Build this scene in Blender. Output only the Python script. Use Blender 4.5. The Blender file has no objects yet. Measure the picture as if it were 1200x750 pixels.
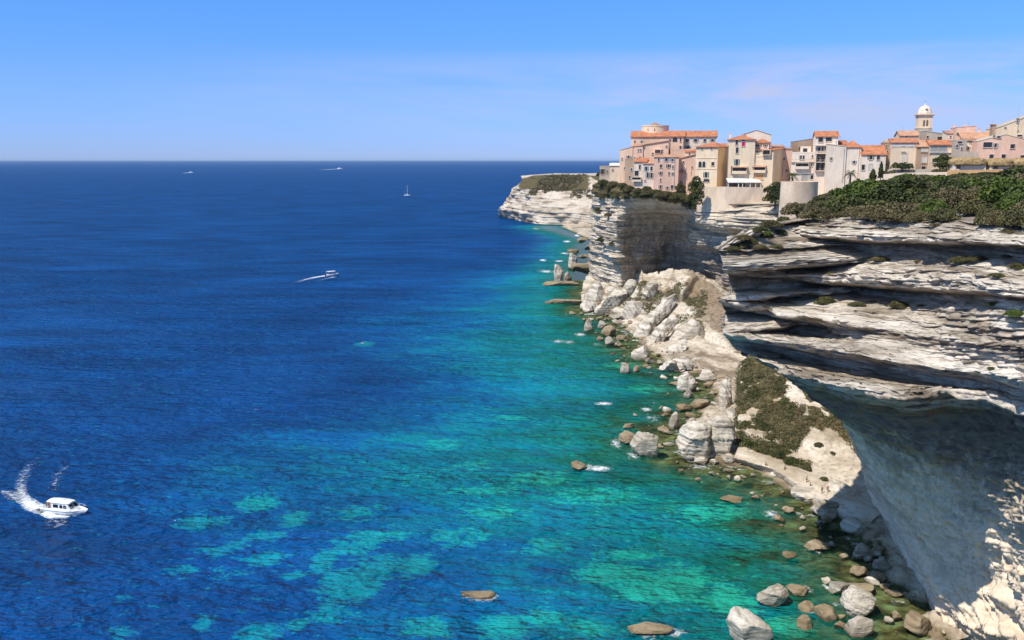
import bpy, math, random
import numpy as np
random.seed(7)
SC = bpy.context.scene
COL = SC.collection
R = math.radians

# ------------------------------------------------------------------ camera and survey helpers
F, CAMH, CX, CY, HOR = 1040.0, 75.0, 600.0, 375.0, 187.0
TH = math.atan((CY - HOR) / F)
CT, ST = math.cos(TH), math.sin(TH)

def ray(px, py):
    a, b = px - CX, CY - py
    return np.array((a, F * CT + b * ST, -F * ST + b * CT))

def atY(px, py, Y):
    r = ray(px, py)
    p = r * (Y / r[1]); p[2] += CAMH
    return p

def atZ(px, py, z=0.0):
    r = ray(px, py)
    p = r * ((z - CAMH) / r[2]); p[2] = z
    return p

def pt(t):                       # (px, py, Y) or (px, py, None, z)
    return atY(*t) if len(t) == 3 else atZ(t[0], t[1], t[3])

cam_d = bpy.data.cameras.new('camera')
cam = bpy.data.objects.new('camera', cam_d); COL.objects.link(cam)
cam.location = (0, 0, CAMH); cam.rotation_euler = (R(90) - TH, 0, 0)
cam_d.sensor_width = 36; cam_d.lens = 36 * F / 1200
cam_d.clip_start = 0.5; cam_d.clip_end = 200000
SC.camera = cam

# ------------------------------------------------------------------ noise
def _hash(ix, iy, iz, seed):
    h = (ix.astype(np.int64) * 374761393 + iy.astype(np.int64) * 668265263 + iz.astype(np.int64) * 2147483647 + seed * 1274126177) & 0xFFFFFFFF
    h = ((h ^ (h >> 13)) * 1274126177) & 0xFFFFFFFF
    h = ((h ^ (h >> 16)) * 2246822519) & 0xFFFFFFFF
    return ((h ^ (h >> 15)) & 0xFFFFFF) / float(0xFFFFFF)

def vnoise(p, seed=0):
    p = np.asarray(p, float)
    f = np.floor(p); t = p - f; t = t * t * (3 - 2 * t)
    i = f.astype(np.int64)
    x, y, z = i[..., 0], i[..., 1], i[..., 2]
    out = 0
    for dx in (0, 1):
        wx = t[..., 0] if dx else 1 - t[..., 0]
        for dy in (0, 1):
            wy = t[..., 1] if dy else 1 - t[..., 1]
            for dz in (0, 1):
                wz = t[..., 2] if dz else 1 - t[..., 2]
                out = out + wx * wy * wz * _hash(x + dx, y + dy, z + dz, seed)
    return out * 2 - 1

def fbm(p, octv=4, seed=0, gain=0.5, lac=2.03):
    p = np.asarray(p, float); a = 1; s = 0; n = 0
    for o in range(octv):
        s = s + a * vnoise(p, seed + o * 17); n += a
        p = p * lac + 3.7; a *= gain
    return s / n

# ------------------------------------------------------------------ object helpers
def link(o, parent=None):
    COL.objects.link(o)
    if parent is not None: o.parent = parent
    return o

def tag(o, label=None, cat=None, group=None, kind=None):
    if label: o['label'] = label
    if cat: o['category'] = cat
    if group: o['group'] = group
    if kind: o['kind'] = kind
    return o

def empty(name, loc=(0, 0, 0), rz=0.0):
    o = bpy.data.objects.new(name, None); o.empty_display_size = .3
    o.location = [float(c) for c in loc]; o.rotation_euler = (0, 0, rz)
    return link(o)

def mesh_np(name, V, Fc, mat, parent=None, smooth=True, attrs=None, mats_idx=None):
    """V (n,3), Fc (m,k) index array (quads or tris, one size) or a list of such arrays"""
    V = np.asarray(V, np.float32)
    if not isinstance(Fc, list): Fc = [Fc]
    Fc = [np.asarray(f, np.int32) for f in Fc if len(f)]
    me = bpy.data.meshes.new(name)
    me.vertices.add(len(V)); me.vertices.foreach_set('co', V.ravel())
    nl = sum(f.size for f in Fc); npo = sum(len(f) for f in Fc)
    me.loops.add(nl); me.polygons.add(npo)
    me.loops.foreach_set('vertex_index', np.concatenate([f.ravel() for f in Fc]))
    tot = np.concatenate([np.full(len(f), f.shape[1], np.int32) for f in Fc])
    st = np.concatenate([[0], np.cumsum(tot)[:-1]]).astype(np.int32)
    me.polygons.foreach_set('loop_start', st)
    try: me.polygons.foreach_set('loop_total', tot)
    except Exception: pass
    me.polygons.foreach_set('use_smooth', np.full(npo, bool(smooth)))
    me.update(calc_edges=True); me.validate()
    for k, a in (attrs or {}).items():
        at = me.attributes.new(k, 'FLOAT', 'POINT'); at.data.foreach_set('value', np.asarray(a, np.float32).ravel())
    for m in (mat if isinstance(mat, (list, tuple)) else [mat]): me.materials.append(m)
    if mats_idx is not None: me.polygons.foreach_set('material_index', np.asarray(mats_idx, np.int32))
    return link(bpy.data.objects.new(name, me), parent)

class MB:
    """collects boxes, tubes, prisms; build() links them as one mesh object"""
    def __init__(s): s.v = []; s.f = []
    def add(s, vs, fs):
        b = len(s.v); s.v += [tuple(float(c) for c in v) for v in vs]; s.f += [tuple(i + b for i in f) for f in fs]; return s
    def box(s, x0, x1, y0, y1, z0, z1):
        return s.add([(x0,y0,z0),(x1,y0,z0),(x1,y1,z0),(x0,y1,z0),(x0,y0,z1),(x1,y0,z1),(x1,y1,z1),(x0,y1,z1)],
                     [(0,3,2,1),(4,5,6,7),(0,1,5,4),(1,2,6,5),(2,3,7,6),(3,0,4,7)])
    def tube(s, pts, rad, n=6):
        pts = [np.array(p, float) for p in pts]
        rads = rad if isinstance(rad, (list, tuple)) else [rad] * len(pts)
        rings = []
        for i, p in enumerate(pts):
            d = pts[min(i + 1, len(pts) - 1)] - pts[max(i - 1, 0)]; d /= (np.linalg.norm(d) + 1e-9)
            a = np.array((0, 0, 1.)) if abs(d[2]) < .9 else np.array((1., 0, 0))
            u = np.cross(d, a); u /= np.linalg.norm(u); w = np.cross(d, u)
            rings.append([p + rads[i] * (u * math.cos(2*math.pi*k/n) + w * math.sin(2*math.pi*k/n)) for k in range(n)])
        vs = [v for r in rings for v in r]; fs = []
        for i in range(len(rings) - 1):
            for k in range(n):
                fs.append((i*n+k, i*n+(k+1)%n, (i+1)*n+(k+1)%n, (i+1)*n+k))
        fs.append(tuple(range(n))[::-1]); fs.append(tuple((len(rings)-1)*n + k for k in range(n)))
        return s.add(vs, fs)
    def lathe(s, prof, n=24, c=(0, 0)):
        vs = []; fs = []
        for r, z in prof:
            for k in range(n): vs.append((c[0] + r*math.cos(2*math.pi*k/n), c[1] + r*math.sin(2*math.pi*k/n), z))
        m = len(prof)
        for i in range(m-1):
            for k in range(n): fs.append((i*n+k, i*n+(k+1)%n, (i+1)*n+(k+1)%n, (i+1)*n+k))
        fs.append(tuple(range(n))[::-1]); fs.append(tuple((m-1)*n+k for k in range(n)))
        return s.add(vs, fs)
    def prism(s, poly, axis, a, b):
        """poly in the two other axes, extruded along axis from a to b"""
        def p3(u, v, t):
            return {'x': (t, u, v), 'y': (u, t, v), 'z': (u, v, t)}[axis]
        n = len(poly)
        vs = [p3(u, v, a) for u, v in poly] + [p3(u, v, b) for u, v in poly]
        fs = [tuple(range(n)), tuple(range(2*n-1, n-1, -1))] + [(i, i+n, (i+1)%n+n, (i+1)%n) for i in range(n)]
        return s.add(vs, fs)
    def build(s, name, mat, parent=None, smooth=False, fix=True):
        me = bpy.data.meshes.new(name); me.from_pydata(s.v, [], s.f); me.materials.append(mat)
        if fix:
            import bmesh
            bm = bmesh.new(); bm.from_mesh(me); bmesh.ops.recalc_face_normals(bm, faces=bm.faces); bm.to_mesh(me); bm.free()
        if smooth: me.polygons.foreach_set('use_smooth', [True]*len(me.polygons))
        me.update()
        return link(bpy.data.objects.new(name, me), parent)

# ------------------------------------------------------------------ material helpers
def new_mat(name):
    m = bpy.data.materials.new(name); m.use_nodes = True
    nt = m.node_tree; nt.nodes.clear()
    return m, nt

class NT:
    def __init__(s, nt): s.nt = nt
    def n(s, typ, **kw):
        nd = s.nt.nodes.new(typ)
        for k, v in kw.items():
            if k.startswith('_'): setattr(nd, k[1:], v)
        for k, v in kw.items():
            if k.startswith('_'): continue
            key = int(k[1:]) if k[0] == 'i' and k[1:].isdigit() else k.replace('__', ' ')
            s.set(nd, key, v)
        return nd
    def set(s, nd, key, v):
        sock = nd.inputs[key]
        if isinstance(v, bpy.types.NodeSocket): s.nt.links.new(v, sock)
        elif isinstance(v, bpy.types.Node): s.nt.links.new(v.outputs[0], sock)
        else: sock.default_value = v
    def ramp(s, fac, stops, interp='LINEAR'):
        nd = s.nt.nodes.new('ShaderNodeValToRGB'); cr = nd.color_ramp; cr.interpolation = interp
        while len(cr.elements) < len(stops): cr.elements.new(0.5)
        for e, (p, c) in zip(cr.elements, stops):
            e.position = p; e.color = (c[0], c[1], c[2], 1) if isinstance(c, (tuple, list)) else (c, c, c, 1)
        s.set(nd, 0, fac); return nd.outputs[0]
    def math(s, op, a, b=0.0, clamp=False):
        nd = s.nt.nodes.new('ShaderNodeMath'); nd.operation = op; nd.use_clamp = clamp
        s.set(nd, 0, a); s.set(nd, 1, b); return nd.outputs[0]
    def mix(s, f, a, b, blend='MIX'):
        nd = s.nt.nodes.new('ShaderNodeMix'); nd.data_type = 'RGBA'; nd.blend_type = blend
        s.set(nd, 0, f)
        for k, v in ((6, a), (7, b)):
            if isinstance(v, (tuple, list)): v = (v[0], v[1], v[2], 1)
            s.set(nd, k, v)
        return nd.outputs[2]
    def pos(s, sc=(1, 1, 1), rot=(0, 0, 0)):
        g = s.nt.nodes.new('ShaderNodeNewGeometry')
        mp = s.nt.nodes.new('ShaderNodeMapping'); mp.inputs['Scale'].default_value = sc; mp.inputs['Rotation'].default_value = rot
        s.nt.links.new(g.outputs['Position'], mp.inputs[0]); return mp.outputs[0]
    def objpos(s, sc=(1, 1, 1), rot=(0, 0, 0)):
        g = s.nt.nodes.new('ShaderNodeTexCoord')
        mp = s.nt.nodes.new('ShaderNodeMapping'); mp.inputs['Scale'].default_value = sc; mp.inputs['Rotation'].default_value = rot
        s.nt.links.new(g.outputs['Object'], mp.inputs[0]); return mp.outputs[0]
    def noise(s, vec, scale=1.0, detail=4.0, rough=0.55, dist=0.0):
        nd = s.nt.nodes.new('ShaderNodeTexNoise'); s.set(nd, 'Vector', vec)
        nd.inputs['Scale'].default_value = scale; nd.inputs['Detail'].default_value = detail
        nd.inputs['Roughness'].default_value = rough; nd.inputs['Distortion'].default_value = dist
        return nd.outputs[0]
    def attr(s, name):
        nd = s.nt.nodes.new('ShaderNodeAttribute'); nd.attribute_name = name; return nd.outputs['Fac']
    def bump(s, h, strength=0.5, dist=0.2, normal=None):
        nd = s.nt.nodes.new('ShaderNodeBump'); nd.inputs['Strength'].default_value = strength
        nd.inputs['Distance'].default_value = dist; s.set(nd, 'Height', h)
        if normal is not None: s.set(nd, 'Normal', normal)
        return nd.outputs[0]
    def out(s, shader):
        o = s.nt.nodes.new('ShaderNodeOutputMaterial'); s.set(o, 0, shader)
    def principled(s, color, rough=0.85, spec=0.2, normal=None, **kw):
        p = s.nt.nodes.new('ShaderNodeBsdfPrincipled')
        s.set(p, 'Base Color', (color[0], color[1], color[2], 1) if isinstance(color, (tuple, list)) else color)
        s.set(p, 'Roughness', rough); s.set(p, 'Specular IOR Level', spec)
        if normal is not None: s.set(p, 'Normal', normal)
        for k, v in kw.items(): s.set(p, k.replace('__', ' '), v)
        return p.outputs[0]

def rock_mat(name, light, mid, dark, layer=0.9, dip=(0, 0), veg=False, bumpd=0.35, stain=None, fine=1.0, contrast=(0.40, .60), under=None, wet=False, bed=False):
    m, nt = new_mat(name); t = NT(nt)
    rot = (R(dip[0]), R(dip[1]), 0)
    lay = t.noise(t.pos((.035, .035, layer * .8), rot), 1.0, 5, .6, .25)
    big = t.noise(t.pos((.05, .05, .07)), 1.0, 4, .6)
    fin = t.noise(t.pos((.5, .5, 1.6), rot), 1.2 * fine, 6, .65)
    c = t.ramp(lay, [(contrast[0], dark), (.485, mid), (contrast[1], light)])
    c = t.mix(t.ramp(big, [(.4, .0), (.75, .45)]), c, light)
    c = t.mix(t.ramp(fin, [(.34, .7), (.50, 0.)]), c, dark)
    if stain:
        st = t.noise(t.pos((.22, .22, .05)), 1.0, 5, .6, .5)
        c = t.mix(t.ramp(st, [(.52, 0.), (.68, .6)]), c, stain)
    crk = None
    if bed:
        g0 = nt.nodes.new('ShaderNodeNewGeometry'); s0 = nt.nodes.new('ShaderNodeSeparateXYZ'); nt.links.new(g0.outputs['Position'], s0.inputs[0])
        cb = nt.nodes.new('ShaderNodeCombineXYZ'); t.set(cb, 0, t.math('MULTIPLY', s0.outputs[0], .16)); t.set(cb, 1, t.math('MULTIPLY', s0.outputs[1], .16)); t.set(cb, 2, t.math('MULTIPLY', t.attr('bed'), 2.1))
        crk = t.noise(cb.outputs[0], 1.0, 6, .72, .15)
        c = t.mix(t.ramp(crk, [(.36, .85), (.43, .35), (.47, 0.)]), c, (.13, .10, .07))
        c = t.mix(t.ramp(crk, [(.54, 0.), (.66, .6)]), c, (.78, .71, .61))
    if under:  # darker tone by mask: painted shade on the cliffs, brown clay on the slump
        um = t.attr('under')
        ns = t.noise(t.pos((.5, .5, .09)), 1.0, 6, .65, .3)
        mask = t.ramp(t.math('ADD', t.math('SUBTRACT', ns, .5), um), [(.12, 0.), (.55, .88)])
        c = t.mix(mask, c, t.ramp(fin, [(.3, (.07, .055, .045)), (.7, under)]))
    if veg:
        vm = t.attr('veg')
        nv = t.noise(t.pos((.35, .35, .35)), 1.0, 6, .7)
        mask = t.ramp(t.math('ADD', nv, vm), [(.47, 0.), (.56, 1.)])
        vc = t.ramp(t.noise(t.pos(), .55, 5, .6), [(.3, (.055, .05, .022)), (.55, (.12, .095, .045)), (.75, (.24, .19, .11))])
        c = t.mix(mask, c, vc)
    if wet:
        g = nt.nodes.new('ShaderNodeNewGeometry'); sp = nt.nodes.new('ShaderNodeSeparateXYZ'); nt.links.new(g.outputs['Position'], sp.inputs[0])
        wm = t.ramp(t.math('ADD', t.math('MULTIPLY', sp.outputs[2], .5), t.math('ADD', .5, t.math('MULTIPLY', t.math('SUBTRACT', big, .5), .8))), [(.45, .9), (.95, 0.)])
        c = t.mix(wm, c, t.ramp(fin, [(.3, (.075, .05, .025)), (.7, (.20, .145, .075))]))
    hb = t.math('ADD', t.noise(t.pos((.35, .35, 3.2 * layer), rot), 1.0, 6, .65), t.math('MULTIPLY', fin, .7))
    if crk is not None: hb = t.math('ADD', hb, t.math('MULTIPLY', crk, 2.2))
    t.out(t.principled(c, .92, .12, t.bump(hb, .8, bumpd)))
    return m

def flat_mat(name, col, rough=.6, spec=.3, var=.12, sc=1.0, **kw):
    m, nt = new_mat(name); t = NT(nt)
    n = t.noise(t.pos(), sc, 4, .6)
    c = t.mix(t.ramp(n, [(.3, 0.), (.7, 1.)]), [x * (1 - var) for x in col], [min(1, x * (1 + var)) for x in col])
    t.out(t.principled(c, rough, spec, **kw)); return m

LIME_L, LIME_M, LIME_D = (.76, .68, .57), (.56, .48, .38), (.22, .17, .12)
M = {}
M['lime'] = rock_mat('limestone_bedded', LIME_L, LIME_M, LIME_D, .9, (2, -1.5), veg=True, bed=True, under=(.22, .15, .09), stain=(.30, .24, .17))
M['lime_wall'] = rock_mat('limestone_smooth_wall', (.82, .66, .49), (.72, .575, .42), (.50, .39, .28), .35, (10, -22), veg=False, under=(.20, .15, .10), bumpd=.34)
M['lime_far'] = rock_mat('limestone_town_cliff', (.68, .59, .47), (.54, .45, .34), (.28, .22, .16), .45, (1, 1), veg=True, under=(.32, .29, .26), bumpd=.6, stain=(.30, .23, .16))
M['lime_head'] = rock_mat('limestone_headland', (.66, .57, .46), (.52, .43, .33), (.28, .22, .16), .22, (1, -2), veg=True, bumpd=1.2)
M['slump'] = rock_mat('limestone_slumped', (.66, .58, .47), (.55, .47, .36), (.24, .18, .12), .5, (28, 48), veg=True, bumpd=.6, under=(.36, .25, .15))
M['talus'] = rock_mat('talus_earth', (.66, .58, .47), (.52, .43, .32), (.34, .26, .17), .5, (0, 0), veg=True, bumpd=.3, wet=True)
M['shore'] = rock_mat('pale_shore_gravel', (.60, .51, .39), (.44, .355, .255), (.20, .15, .10), .6, (0, 0), veg=False, bumpd=.3, wet=True)
M['boulder'] = rock_mat('boulder_pale', (.68, .61, .51), (.56, .49, .39), (.30, .25, .19), .9, (12, 10), bumpd=.35, wet=True)
M['boulder_grey'] = rock_mat('boulder_grey', (.50, .44, .36), (.40, .34, .26), (.20, .165, .12), .9, (12, 10), bumpd=.35, wet=True)
M['boulder_brown'] = rock_mat('boulder_brown', (.36, .28, .18), (.27, .20, .12), (.13, .095, .055), .9, (8, 12), bumpd=.35, wet=True)

# ------------------------------------------------------------------ surfaces swept between surveyed ledge lines
def resample(P, us):
    P = np.array(P); d = np.linalg.norm(np.diff(P[:, :3], axis=0), axis=1)
    d = np.maximum(d, 1e-3); t = np.concatenate([[0], np.cumsum(d)]); t /= t[-1]
    return t, P

def loft(lines, nu, segs, cap=None, capR=None, colu=None):
    """lines: list of surveyed polylines; segs: rows between successive lines. Returns grid (nv, nu, 3), v index (fractional line no.)"""
    us = np.linspace(0, 1, nu)
    G = []
    for L in lines:
        W = np.array([pt(p) if not isinstance(p, np.ndarray) else p for p in L])
        px = np.array([p[0] if not isinstance(p, np.ndarray) else CX + F * p[0] / p[1] for p in L], float)
        if cap is not None:
            W = np.vstack([W[:1] + np.array(cap), W]); px = np.concatenate([[px[0] - 40], px])
        if capR is not None:
            W = np.vstack([W, W[-1:] + np.array(capR)]); px = np.concatenate([px, [px[-1] + 40]])
        t = (px - px[0]) / (px[-1] - px[0])
        if colu == 'chord':
            d = np.linalg.norm(np.diff(W, axis=0), axis=1); t = np.concatenate([[0], np.cumsum(d)]) / d.sum()
        G.append(np.stack([np.interp(us, t, W[:, k]) for k in range(3)], 1))
    rows = []; vi = []
    for i in range(len(G) - 1):
        n = segs[i]
        for k in range(n):
            f = k / n
            rows.append(G[i] * (1 - f) + G[i+1] * f); vi.append(i + f)
    rows.append(G[-1]); vi.append(len(G) - 1)
    return np.array(rows), np.array(vi)

def grid_normals(A):
    du = np.gradient(A, axis=1); dv = np.gradient(A, axis=0)
    n = np.cross(du, dv); n /= (np.linalg.norm(n, axis=2, keepdims=True) + 1e-9)
    # towards the viewer
    s = np.sign(np.sum(n * (np.array((0, 0, CAMH)) - A), axis=2, keepdims=True)); s[s == 0] = 1
    return n * s

def blur(A, k):
    for _ in range(k):
        B = A.copy(); B[1:-1] = (A[:-2] + 2 * A[1:-1] + A[2:]) / 4; A = B
        B = A.copy(); B[:, 1:-1] = (A[:, :-2] + 2 * A[:, 1:-1] + A[:, 2:]) / 4; A = B
    return A

def strata(P, thick, seed, dip=(0.02, 0.0), warp=.6, wl=25., run=9.):
    """layered step field: each bed sticks out by its own amount, changing slowly along the bed"""
    s = P[..., 2] + dip[0] * P[..., 0] + dip[1] * P[..., 1] + warp * fbm(P / wl, 3, seed)
    q = s / thick
    q = q + .35 * vnoise(np.stack([q * 0, q * 0, q * .6], -1), seed + 5)
    b = np.floor(q); f = q - b
    def val(bb):
        return vnoise(np.stack([P[..., 0] / run, P[..., 1] / run, bb * 7.31], -1), seed + 9) * .7 + .9 * (_hash(bb, bb * 0, bb * 0, seed + 3) - .5)
    v0, v1 = val(b), val(b + 1)
    e = np.clip((f - .8) / .2, 0, 1); e = e * e * (3 - 2 * e)
    notch = -np.clip(1 - np.abs(f - .9) / .1, 0, 1) * .5
    return v0 * (1 - e) + v1 * e + notch

def grid_mesh(name, A, mat, attrs=None, parent=None, flip=False):
    nv, nu = A.shape[:2]
    idx = np.arange(nv * nu).reshape(nv, nu)
    q = np.stack([idx[:-1, :-1], idx[1:, :-1], idx[1:, 1:], idx[:-1, 1:]], -1).reshape(-1, 4)
    if flip: q = q[:, ::-1]
    return mesh_np(name, A.reshape(-1, 3), q, mat, parent, True, attrs)

def vinterp(vi, vals):
    return np.interp(vi, np.arange(len(vals)), vals)

def blob(P, c, r):
    """soft plan-view patch weight round world point c"""
    return np.exp(-(((P[..., 0] - c[0]) / r[0])**2 + ((P[..., 1] - c[1]) / r[1])**2 + ((P[..., 2] - c[2]) / r[2])**2))
# ------------------------------------------------------------------ sun, sky
EL, AZ = R(55), math.atan2(-.80, -.60)          # azimuth clockwise from +Y
SUN = np.array((math.sin(AZ) * math.cos(EL), math.cos(AZ) * math.cos(EL), math.sin(EL)))
sd = bpy.data.lights.new('sun', 'SUN'); sd.energy = 4.4; sd.angle = R(.5); sd.color = (1, .95, .86)
so = bpy.data.objects.new('sun', sd); link(so)
from mathutils import Vector
so.rotation_euler = Vector((-SUN[0], -SUN[1], -SUN[2])).to_track_quat('-Z', 'Y').to_euler()
so.location = (-200, -200, 400)

world = bpy.data.worlds.new('World'); SC.world = world; world.use_nodes = True
wt = world.node_tree; wt.nodes.clear(); T = NT(wt)
sky = wt.nodes.new('ShaderNodeTexSky'); sky.sky_type = 'NISHITA'; sky.sun_disc = False
sky.sun_elevation = EL; sky.sun_rotation = AZ; sky.altitude = 80
sky.air_density = 1.0; sky.dust_density = 0.0; sky.ozone_density = 1.5
g = wt.nodes.new('ShaderNodeTexCoord')
mp = wt.nodes.new('ShaderNodeMapping'); mp.inputs['Scale'].default_value = (1.0, 1.0, 6.5); wt.links.new(g.outputs['Generated'], mp.inputs[0])
sep = wt.nodes.new('ShaderNodeSeparateXYZ'); wt.links.new(g.outputs['Generated'], sep.inputs[0])
cn = T.noise(mp.outputs[0], 2.3, 7, .62, .35)
# a thin bank of cloud low over the town, thickening to the right (east) of the bay
band = T.ramp(sep.outputs[2], [(.0, .25), (.03, .7), (.07, 1), (.095, .75), (.118, .0)])
side = T.ramp(T.math('ADD', T.math('MULTIPLY', sep.outputs[0], .5), .5), [(.30, 0.05), (.46, .4), (.65, .9), (.75, 1)])
cl = T.math('MULTIPLY', T.math('MULTIPLY', T.ramp(cn, [(.38, 0), (.58, 1)]), band), side)
hs = wt.nodes.new('ShaderNodeHueSaturation'); hs.inputs['Saturation'].default_value = 1.12; hs.inputs['Value'].default_value = 1.0
wt.links.new(sky.outputs[0], hs.inputs['Color'])
tint = T.ramp(sep.outputs[2], [(.0, (.235, .375, 1.0)), (.08, (.275, .445, .93)), (.18, (.30, .56, .95)), (.36, (.72, .80, .90)), (.7, (1.0, .97, .95))])
skyc = T.mix(1.0, hs.outputs[0], tint, 'MULTIPLY')
cloudc = T.mix(T.math('MULTIPLY', cl, .95), skyc, (3.2, 3.45, 4.7))
bg = wt.nodes.new('ShaderNodeBackground'); bg.inputs[1].default_value = .15; T.set(bg, 0, cloudc)
wo = wt.nodes.new('ShaderNodeOutputWorld'); wt.links.new(bg.outputs[0], wo.inputs[0])

SC.view_settings.view_transform = 'Standard'; SC.view_settings.look = 'None'
SC.view_settings.exposure = 0.22; SC.view_settings.gamma = 1.0
SC.render.engine = 'CYCLES'
SC.cycles.max_bounces = 6; SC.cycles.diffuse_bounces = 3; SC.cycles.transparent_max_bounces = 12
SC.cycles.use_denoising = True

# ------------------------------------------------------------------ shoreline and sea
SHORE = [(640,266),(690,280),(688,330),(690,364),(722,374),(748,396),(775,424),(805,436),(835,444),(832,470),(800,500),(803,535),(858,546),(905,560),(938,580),(962,600),(1003,622),(1022,642),(1042,668),(1077,716),(1103,754),(1180,860),(1300,1150)]
SW = np.array([atZ(x, y, 0)[:2] for x, y in SHORE])

def shore_dist(X, Y):
    d = np.full(X.shape, 1e9)
    for a, b in zip(SW[:-1], SW[1:]):
        ab = b - a; L = ab @ ab
        t = np.clip(((X - a[0]) * ab[0] + (Y - a[1]) * ab[1]) / L, 0, 1)
        d = np.minimum(d, np.hypot(X - a[0] - t * ab[0], Y - a[1] - t * ab[1]))
    return d

ys = np.concatenate([np.linspace(-300, 90, 14), np.linspace(95, 320, 330), np.geomspace(321.5, 1100, 260), np.geomspace(1110, 70000, 60)])
xs = np.concatenate([-np.geomspace(70000, 170, 40), np.linspace(-168, 150, 330), np.geomspace(155, 70000, 40)])
XX, YY = np.meshgrid(xs, ys)
P0 = np.stack([XX, YY, XX * 0], -1)
sdist = shore_dist(XX, YY)
# large swings in how far the shelf reaches
depth = sdist * (1 + .25 * vnoise(P0 / 70., 4)) + 10 * fbm(P0 / 26., 3, 8)
depth = np.maximum(depth, sdist * .35)
depth = depth + np.clip((YY - 350) / 500, 0, 1) * np.clip(sdist - 8, 0, 50) * 1.25
patch = np.zeros(XX.shape)
PATCH = [(300,590,24,11,1),(232,612,30,9,.8),(345,607,17,9,.9),(308,628,24,8,.7),(275,640,18,7,.6),(250,648,30,10,.5),(310,655,24,9,.8),(215,668,20,9,.5),(270,672,20,7,.5),(378,658,15,14,1),
         (408,685,34,20,1.1),(345,674,22,6,.7),(240,728,13,12,.6),(140,742,20,8,.5),(300,744,26,13,1),(348,732,24,9,.7),(385,720,30,10,.6),(445,665,35,14,.8),(488,662,22,14,1),(415,640,30,12,.6),
         (440,628,35,8,.7),(520,520,20,7,.5),(600,490,30,4,.5),(518,518,18,5,.5),(550,545,30,8,.4),(575,602,35,10,.6),(540,630,40,12,.6),(420,600,35,10,.4),(715,672,38,13,1.2),(760,690,45,16,1.2),(800,680,40,20,.9),
         (640,640,30,10,.5),(740,650,40,8,.6),(590,735,30,14,.9),(500,735,40,12,.8),(640,725,25,10,.8),(690,735,30,12,.8),(830,600,60,12,.5),(700,580,60,12,.5),(640,560,50,8,.5),(560,575,50,8,.5),(480,560,40,8,.3),
         (428,403,12,3,.9),(800,444,14,5,.8),(850,700,30,20,.9),(930,735,30,12,1.0),(760,455,30,5,.5),(740,428,30,4,.9),(985,690,40,8,.3),(960,660,40,8,.3)]
for px, py, rx, ry, w in PATCH:
    c = atZ(px, py); ex = abs(atZ(px + rx, py)[0] - c[0]); ey = abs(atZ(px, py - ry)[1] - c[1])
    wob = .28 * fbm(P0 / 5., 3, int(px)) 
    q = np.sqrt(((XX - c[0]) / ex)**2 + ((YY - c[1]) / ey)**2) + wob
    patch = np.maximum(patch, w * np.clip(1.35 - q, 0, 1))

m, nt = new_mat('sea_water'); t = NT(nt)
dep = t.attr('shelf'); pat = t.attr('sand_patch')
wn = t.noise(t.pos((.07, .11, .1), (0, 0, R(12))), 1.0, 5, .6, .4)      # weed and sand on the bottom
wn2 = t.noise(t.pos((.25, .4, .3), (0, 0, R(12))), 1.0, 4, .6, .3)
wn3 = t.noise(t.pos((.8, 1.2, .3), (0, 0, R(12))), 1.0, 4, .65, .3)
d2 = t.math('ADD', dep, t.math('MULTIPLY', t.math('SUBTRACT', wn, .5), 95.0))
d3 = t.math('DIVIDE', d2, 130.0, True)
deep = t.ramp(d3, [(.0, (.045, .060, .030)), (.045, (.018, .095, .052)), (.11, (.003, .165, .105)), (.24, (.001, .185, .175)), (.42, (.0004, .185, .255)), (.62, (.0003, .112, .262)), (.82, (.0003, .072, .238)), (1., (.0003, .054, .205))])
sandc = t.ramp(t.math('DIVIDE', dep, 120., True), [(.0, (.10, .17, .08)), (.2, (.02, .44, .28)), (.5, (.008, .35, .31)), (1., (.003, .21, .30))])
pm = t.ramp(t.math('ADD', pat, t.math('ADD', t.math('MULTIPLY', t.math('SUBTRACT', wn2, .5), 1.9), t.math('MULTIPLY', t.math('SUBTRACT', wn3, .5), 1.3))), [(.26, 0.), (.36, .55), (.80, 1.)])
col = t.mix(pm, deep, sandc)
swell = t.noise(t.pos((.018, .05, .1), (0, 0, R(-9))), 1.0, 3, .55, .3)
col = t.mix(1.0, col, t.ramp(swell, [(.3, .66), (.7, 1.26)]), 'MULTIPLY')
gust = t.ramp(t.noise(t.pos((.006, .014, .1), (0, 0, R(-14))), 1.0, 4, .6, .6), [(.32, .45), (.68, 1.35)])
# wave relief, long crests across the wind
w1 = t.noise(t.pos((.17, .36, .2), (0, 0, R(-10))), 1.0, 3, .5, .15)
w2 = t.noise(t.pos((.55, 1.2, .5), (0, 0, R(-14))), 1.0, 3, .5, .15)
w3 = t.noise(t.pos((.03, .09, .1), (0, 0, R(-6))), 1.0, 3, .5, .4)
h = t.math('ADD', t.math('ADD', t.math('MULTIPLY', w1, 2.5), t.math('MULTIPLY', w2, .85)), t.math('MULTIPLY', w3, 2.2))
h = t.math('MULTIPLY', h, gust)
nb = t.bump(h, 1.0, 2.2)
body = t.principled(col, .9, 0.0, nb)
gl = nt.nodes.new('ShaderNodeBsdfGlossy'); gl.inputs['Roughness'].default_value = .16; gl.inputs['Color'].default_value = (1, 1, 1, 1); t.set(gl, 'Normal', nb)
lw = nt.nodes.new('ShaderNodeFresnel'); lw.inputs['IOR'].default_value = 1.33; t.set(lw, 'Normal', nb)
mg = nt.nodes.new('ShaderNodeMixShader'); t.set(mg, 0, t.math('MULTIPLY', lw.outputs[0], .08, True))      # as through a polarising filter
nt.links.new(body, mg.inputs[1]); nt.links.new(gl.outputs[0], mg.inputs[2]); surf = mg.outputs[0]
tr = nt.nodes.new('ShaderNodeBsdfTransparent'); tr.inputs[0].default_value = (.72, .86, .72, 1)
ms = nt.nodes.new('ShaderNodeMixShader')
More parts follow.
